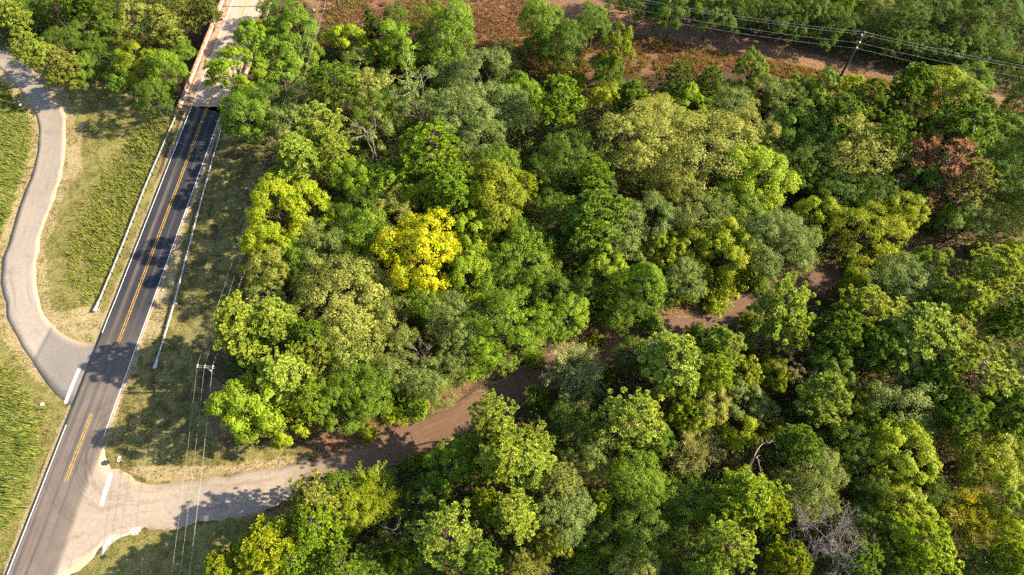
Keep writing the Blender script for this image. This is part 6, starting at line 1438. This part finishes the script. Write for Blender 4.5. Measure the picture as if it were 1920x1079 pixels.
def make_shrub(seed, R=2.6, h=3.4, size=.26, n=26):
    rng = np.random.default_rng(seed)
    mb = MB(); P_ = []; N_ = []; T_ = []
    for i in range(n):
        a = i * 2.4; e = rng.uniform(.2, 1.4)
        q = np.array([math.cos(a) * math.cos(e), math.sin(a) * math.cos(e), math.sin(e)])
        c = q * np.array([R * .75, R * .75, h * .75]) * rng.uniform(.5, 1.1)
        branch(mb, (rng.normal() * .15, rng.normal() * .15, -.2), c, .03, .012, rng, .1, 4, 3)
        for j in range(7):
            cc = c + rng.normal(size=3) * np.array([.5, .5, .35])
            m = 24
            ld = sphere_dirs(m, rng, -.5)
            P_.append(cc + ld * .42 * rng.random((m, 1)) ** .5)
            N_.append(unit(ld + q * .4 + np.array([0, 0, .3]) + rng.normal(size=(m, 3)) * .4))
            T_.append(.5 + rng.normal() * .15 + rng.normal(size=m) * .12)
    P_ = np.vstack(P_); P_[:, 2] = np.maximum(P_[:, 2], .05)
    me = crown_mesh('foliage', P_, np.vstack(N_), np.concatenate(T_), size, .55, rng, M['leaf'])
    return me, mb.mesh('stem', M['bark'], True), R, h

def oaks(seed):
    r = random.Random(seed)
    return make_broad(seed, r.uniform(4.7, 5.4), r.uniform(11.5, 13), r.uniform(.26, .36), r.randint(13, 24), r.uniform(.32, .46), r.randint(15, 19), 48, r.uniform(.55, .72), .225, .62, r.uniform(.8, .95), r.uniform(0, .25), r.uniform(0, .12))
def gums(seed):
    r = random.Random(seed)
    return make_broad(seed, r.uniform(3.8, 4.4), r.uniform(11, 12.5), r.uniform(.24, .3), r.randint(18, 26), r.uniform(.26, .34), r.randint(12, 16), 60, r.uniform(.42, .62), .225, .7, r.uniform(1.05, 1.3), r.uniform(.5, 1.0), r.uniform(0, .1), up=.4)
def pines(seed):
    r = random.Random(seed)
    return make_pine(seed, r.uniform(4.0, 5.0), r.uniform(15, 17.5), r.uniform(.34, .54), r.randint(62, 84), r.uniform(3.2, 4.6), 62, r.uniform(.44, .58))
VAR = {
    'pine': [pines(i) for i in range(1, 8)],
    'oak': [oaks(i) for i in range(21, 28)],
    'gum': [gums(i) for i in range(31, 37)],
    'maple': [make_broad(41, 5.2, 12, .3, 22, .34, 16, 50, .66, .245, .7, .95, .3)],
    'round': [make_broad(51, 5.0, 11, .28, 26, .34, 18, 46, .6, .20, .55), make_broad(52, 4.8, 12, .28, 22, .38, 20, 44, .62, .2, .55), make_broad(53, 5.0, 11, .26, 30, .3, 15, 46, .55, .2, .5)],
    'wisp': [make_wisp(61, 5.0, 9.5, 400, 62, .23, .36), make_wisp(62, 4.8, 9, 420, 60, .23, .36)],
    'cedar': [make_cedar(71)],
    'snagoak': [make_broad(81, 5.0, 12, .34, 15, .36, 12, 36, .62, .23, .6, .9, 0, .30, 'pale_bark', 1.3), make_broad(82, 4.8, 12, .34, 17, .34, 11, 34, .6, .23, .6, .9, 0, .33, 'pale_bark', 1.4)],
    'deadpine': [make_pine(91, 5.0, 13, .3, 60, 3.0, 50, .55, 'leaf', .15)],
    'bare': [make_bare(95, 5.0, 12, 11, 'grey_bark', 10, .8), make_bare(96, 4.0, 11, 7, 'pale_bark', 3, 1.1)],
    'shrub': [make_shrub(101), make_shrub(102, 2.8, 3.0), make_shrub(103, 2.4, 3.8, .26, 26)],
}
NAMES = {'pine': 'pine_tree', 'oak': 'oak_tree', 'gum': 'gum_tree', 'maple': 'golden_tree', 'round': 'hardwood_tree', 'wisp': 'feathery_tree', 'cedar': 'cedar_tree', 'snagoak': 'half_dead_tree', 'deadpine': 'browned_pine', 'bare': 'leafless_tree', 'shrub': 'bush'}
CROWN_NAME = {'bare': 'branches', 'shrub': 'foliage'}
for i, (x, y, dm, h, kind, col, label, group, cat) in enumerate(TREES):
    r = random.Random(i * 13 + 5)
    vs_ = VAR[kind]
    k = r.randrange(len(vs_))
    if kind == 'bare': k = 0 if col[0] < .3 else 1
    crown, trunk, R, H0 = vs_[k]
    z = float(hz(np.array(x), np.array(y)))
    root = tag(empty(NAMES[kind], (x, y, z), r.uniform(0, 6.28)), label, cat, group)
    s = dm / (2 * R)
    sz = h / H0
    root.scale = (s * r.uniform(.86, 1.14), s * r.uniform(.86, 1.14), sz)
    if kind != 'shrub': root.rotation_euler = (r.gauss(0, .05), r.gauss(0, .05), root.rotation_euler[2])
    c = link(CROWN_NAME.get(kind, 'crown'), crown, root)
    j = [r.uniform(.98, 1.22), r.uniform(.9, 1.1)]
    c.color = (col[0] * j[0] * (2 - j[1]) ** .5, col[1] * j[0], col[2] * j[0] * j[1], .95 if kind == 'maple' else r.uniform(.15, .6))
    link('stem' if kind == 'shrub' else 'trunk', trunk, root)

# broken trunks and snags
def snag(name, label, xy, h, rad, lean, limbs, seed, bark='grey_bark'):
    rng = np.random.default_rng(seed)
    x, y = xy; z = float(hz(np.array(x), np.array(y)))
    root = tag(empty(name, (x, y, z)), label, 'dead tree')
    t = MB()
    tip = np.array([lean[0], lean[1], h])
    tr = branch(t, (0, 0, -.4), tip, rad, rad * .6, rng, .02, 8, 6)
    t.build('trunk', M[bark], root, smooth=True)
    j = MB()
    for i in range(7):
        a = i / 7 * 6.283
        j.tube([tip + np.array([math.cos(a), math.sin(a), 0]) * rad * .4 + np.array([0, 0, -.1]), tip + np.array([math.cos(a) * rad * .45, math.sin(a) * rad * .45, rng.uniform(.15, .6)])], [rad * .2, .01], 4)
    j.build('splintered_top', M['broken_wood'], root)
    for (f, dx, dy, dz, L) in limbs:
        lm = MB()
        st = tip * f
        e = st + unit(np.array([dx, dy, dz])) * L
        l = branch(lm, st, e, rad * .38, .05, rng, .14, 6, 5)
        for q in range(5):
            s2 = l[rng.integers(2, 6)]
            e2 = s2 + unit(e - st + rng.normal(size=3) * L * .6) * L * rng.uniform(.2, .4)
            branch(lm, s2, e2, .05, .02, rng, .12, 4, 3)
        lm.build('limb', M['pale_bark'], root, smooth=True)
    return root
for a in SNAGS: snag(*a)

# ---------------------------------------------------------------- low growth that nobody could count
def scatter(polys, density, rng, avoid=()):
    out = []
    for p in polys:
        q = np.array(p)
        x0, y0 = q.min(0); x1, y1 = q.max(0)
        n = int((x1 - x0) * (y1 - y0) * density)
        x = rng.uniform(x0, x1, n); y = rng.uniform(y0, y1, n)
        m = inside(x, y, p)
        out.append(np.c_[x[m], y[m]])
    pts = np.vstack(out)
    keep = np.abs(pts[:, 0] - road_x(pts[:, 1])) > 4.3 - rng.exponential(.18, len(pts))
    d, _ = seg_dist(pts[:, 0], pts[:, 1], SIDE_MID); keep &= ~inside(pts[:, 0], pts[:, 1], SIDE_POLY)
    keep &= ~inside(pts[:, 0], pts[:, 1], DIRT_POLY)
    for p in avoid: keep &= ~inside(pts[:, 0], pts[:, 1], p)
    return pts[keep]

def patchy(x, y, sc, seed):
    """Smooth value noise, roughly -1..1."""
    r = np.random.default_rng(seed)
    g = r.uniform(-1, 1, (64, 64))
    out = np.zeros(np.shape(x))
    for k, amp in ((sc * .6, 1.0), (sc * 1.7, .6)):
        u = np.asarray(x) * k + 500; v = np.asarray(y) * k + 500
        i = np.floor(u).astype(int); j = np.floor(v).astype(int)
        fu = sstep(0, 1, u - i); fv = sstep(0, 1, v - j)
        q = lambda a_, b_: g[a_ % 64, b_ % 64]
        out = out + amp * ((q(i, j) * (1 - fu) + q(i + 1, j) * fu) * (1 - fv) + (q(i, j + 1) * (1 - fu) + q(i + 1, j + 1) * fu) * fv)
    return out

def blades(name, pts, hmin, hmax, per, width, spread, bend, rng, mat, colour, label, cat, clump=0.0, alpha=.3):
    n = len(pts)
    z = hz(pts[:, 0], pts[:, 1])
    b = np.repeat(np.c_[pts, z], per, 0)
    b[:, :2] += rng.normal(size=(n * per, 2)) * spread
    hm = np.clip(1 + clump * patchy(pts[:, 0], pts[:, 1], .8, 21), .25, 1.8)
    hh = np.repeat(rng.uniform(hmin, hmax, n) * hm, per) * rng.uniform(.6, 1.2, n * per)
    a = rng.uniform(0, 6.283, n * per)
    lean = np.c_[np.cos(a), np.sin(a)] * rng.uniform(.15, .6, (n * per, 1)) + np.array(bend)
    w_ = np.c_[-np.sin(a), np.cos(a), np.zeros(n * per)] * width * .5 * rng.uniform(.6, 1.4, (n * per, 1))
    m = b + np.c_[lean * hh[:, None] * .35, hh * .6]
    t = b + np.c_[lean * hh[:, None], hh]
    V = np.stack([b - w_, b + w_, m + w_ * .9, m - w_ * .9, t], 1).reshape(-1, 3)
    k = np.arange(n * per)[:, None] * 5
    tri = np.concatenate([k + [0, 1, 2], k + [0, 2, 3], k + [3, 2, 4]], 1).reshape(-1, 3)
    me = mesh_np(name, V, tri, 3, mat)
    tint = np.repeat(np.clip(.5 + np.repeat(rng.normal(size=n) * .16, per) + rng.normal(size=n * per) * .13, 0, 1), 3)
    at_ = me.attributes.new('tint', 'FLOAT', 'FACE'); at_.data.foreach_set('value', tint.astype(np.float32))
    o = tag(link(name, me), label, cat, kind='stuff')
    o.color = (*colour, alpha)
    return o
rg = np.random.default_rng(77)
p = scatter(WEEDS_A, 9.0, rg)
p = p + rg.normal(size=p.shape) * rg.choice([.2, 1.3], (len(p), 1), p=[.75, .25])
p = p[(np.abs(p[:, 0] - road_x(p[:, 1])) > 4.4) & ~inside(p[:, 0], p[:, 1], SIDE_POLY)]
p = p[patchy(p[:, 0], p[:, 1], .4, 1) > rg.uniform(-1.2, -.2, len(p))]
blades('tall_weeds', p, .3, 1.15, 9, .12, .26, (-.45, -.15), rg, M['leaf'], (.225, .238, .050), 'tall bright green weeds filling the bank beside the side road and highway', 'weeds', .6, .75)
p = scatter(WEEDS_B, 8.0, rg)
p = p + rg.normal(size=p.shape) * rg.choice([.2, 1.6], (len(p), 1), p=[.7, .3])
p = p[(np.abs(p[:, 0] - road_x(p[:, 1])) > 6.2) & ~inside(p[:, 0], p[:, 1], SIDE_POLY)]
p = p[patchy(p[:, 0], p[:, 1], .3, 2) > rg.uniform(-1.0, .2, len(p))]
blades('verge_weeds', p, .2, .75, 8, .10, .26, (-.1, 0), rg, M['leaf'], (.270, .275, .055), 'knee-high green weeds on the slope behind the highway-side guardrail', 'weeds', .5, .5)
p = scatter(GRASS_POLYS, 7.0, rg)
p = p[patchy(p[:, 0], p[:, 1], .55, 3) > -.2]
blades('verge_grass', p, .08, .24, 5, .06, .14, (0, 0), rg, M['leaf'], (.190, .175, .045), 'short mown grass on the road verges', 'grass')
p = scatter(SCRUB_POLYS, 3.6, rg)
p = p[patchy(p[:, 0], p[:, 1], .35, 4) > -.8]
blades('dry_scrub', p, .25, .8, 12, .09, .28, (0, 0), rg, M['leaf'], (.27, .145, .082), 'reddish brown dry scrub covering the power line clearing', 'scrub')
p = scatter(SCRUB_POLYS, 1.2, rg)
p = p[patchy(p[:, 0], p[:, 1], .3, 5) > .1]
blades('green_scrub', p, .3, .9, 16, .12, .4, (0, 0), rg, M['leaf'], (.24, .24, .04), 'yellow green sprouts scattered over the power line clearing', 'scrub')

# leafy undergrowth below the trees
p = scatter(FOREST_POLYS, .8, rg, AVOID_UNDER)
p = p[patchy(p[:, 0], p[:, 1], .12, 6) > -.9]
n = 13; m = len(p)
hh = rg.uniform(.3, 2.6, m); rr = rg.uniform(.4, 1.1, m)
d = sphere_dirs(n * m, rg, -.2)
ctr = np.repeat(np.c_[p, hz(p[:, 0], p[:, 1]) + hh * .55], n, 0)
q = ctr + d * np.repeat(np.c_[rr, rr, hh * .5], n, 0)
me = crown_mesh('undergrowth', q, unit(d + rg.normal(size=(n * m, 3)) * .5 + np.array([0, 0, .5])), np.repeat(.5 + rg.normal(size=m) * .2, n) + rg.normal(size=n * m) * .12, .5, .62, rg, M['leaf'])
u = tag(link('undergrowth', me), 'low leafy undergrowth between the tree trunks', 'undergrowth', kind='stuff')
u.color = (.085, .110, .014, .3)

# head-high thickets closing the gaps under the canopy
p = scatter(FOREST_POLYS, .30, rg, AVOID_UNDER)
p = p[patchy(p[:, 0], p[:, 1], .10, 16) > -.75]
n = 30; m = len(p)
hh = rg.uniform(1.5, 5.0, m); rr = rg.uniform(.7, 1.7, m)
d = sphere_dirs(n * m, rg, -.1)
ctr = np.repeat(np.c_[p, hz(p[:, 0], p[:, 1]) + hh * .6], n, 0)
q = ctr + d * np.repeat(np.c_[rr, rr, hh * .4], n, 0) * rg.uniform(.6, 1.1, (n * m, 1))
me = crown_mesh('thicket_foliage', q, unit(d + rg.normal(size=(n * m, 3)) * .45 + np.array([0, 0, .4])), np.repeat(.5 + rg.normal(size=m) * .22, n) + rg.normal(size=n * m) * .12, .36, .6, rg, M['leaf'])
u = tag(link('thicket_foliage', me), 'head-high leafy thickets filling the gaps under the canopy', 'thicket', kind='stuff')
u.color = (.115, .165, .014, .5)

# fallen leaves scattered on the shoulders of the dirt road
p = scatter(LEAF_POLYS, 9.0, rg)
lx_ = RNG.uniform(-30, 110, 26000); ly_ = RNG.uniform(20, 85, 26000)
m_ = inside(lx_, ly_, DIRT_POLY) & (np.minimum(seg_dist(lx_, ly_, DIRT_UP)[0], seg_dist(lx_, ly_, DIRT_LOW)[0]) < RNG.exponential(1.1, 26000)) & (lx_ > -25)
p = np.vstack([p, np.c_[lx_, ly_][m_]])
z = hz(p[:, 0], p[:, 1])
n = len(p)
me = crown_mesh('fallen_leaves', np.c_[p, z + .05], unit(rg.normal(size=(n, 3)) * .35 + np.array([0, 0, 1])), .5 + rg.normal(size=n) * .22, .28, .65, rg, M['leaf'])
u = tag(link('fallen_leaves', me), 'rust brown fallen leaves along the shoulders of the dirt road', 'leaves', kind='stuff')
u.color = (.22, .105, .05, .3)

# ---------------------------------------------------------------- litter
for i, (x, y, sx_, sy_, name, label) in enumerate(LITTER):
    r = random.Random(i + 40)
    z = float(hz(np.array(x), np.array(y)))
    bm = bmesh.new()
    bmesh.ops.create_icosphere(bm, subdivisions=2, radius=1)
    for v in bm.verts:
        k = r.uniform(.7, 1.2)
        v.co = Vector((v.co.x * sx_ / 2 * k, v.co.y * sy_ / 2 * k, max(v.co.z, -.4) * .16 * k))
    me = bpy.data.meshes.new(name); bm.to_mesh(me); bm.free()
    me.materials.append(M['litter_white'])
    tag(link(name, me, None, (x, y, z + .14), (0, 0, r.uniform(0, 3))), label, 'litter')
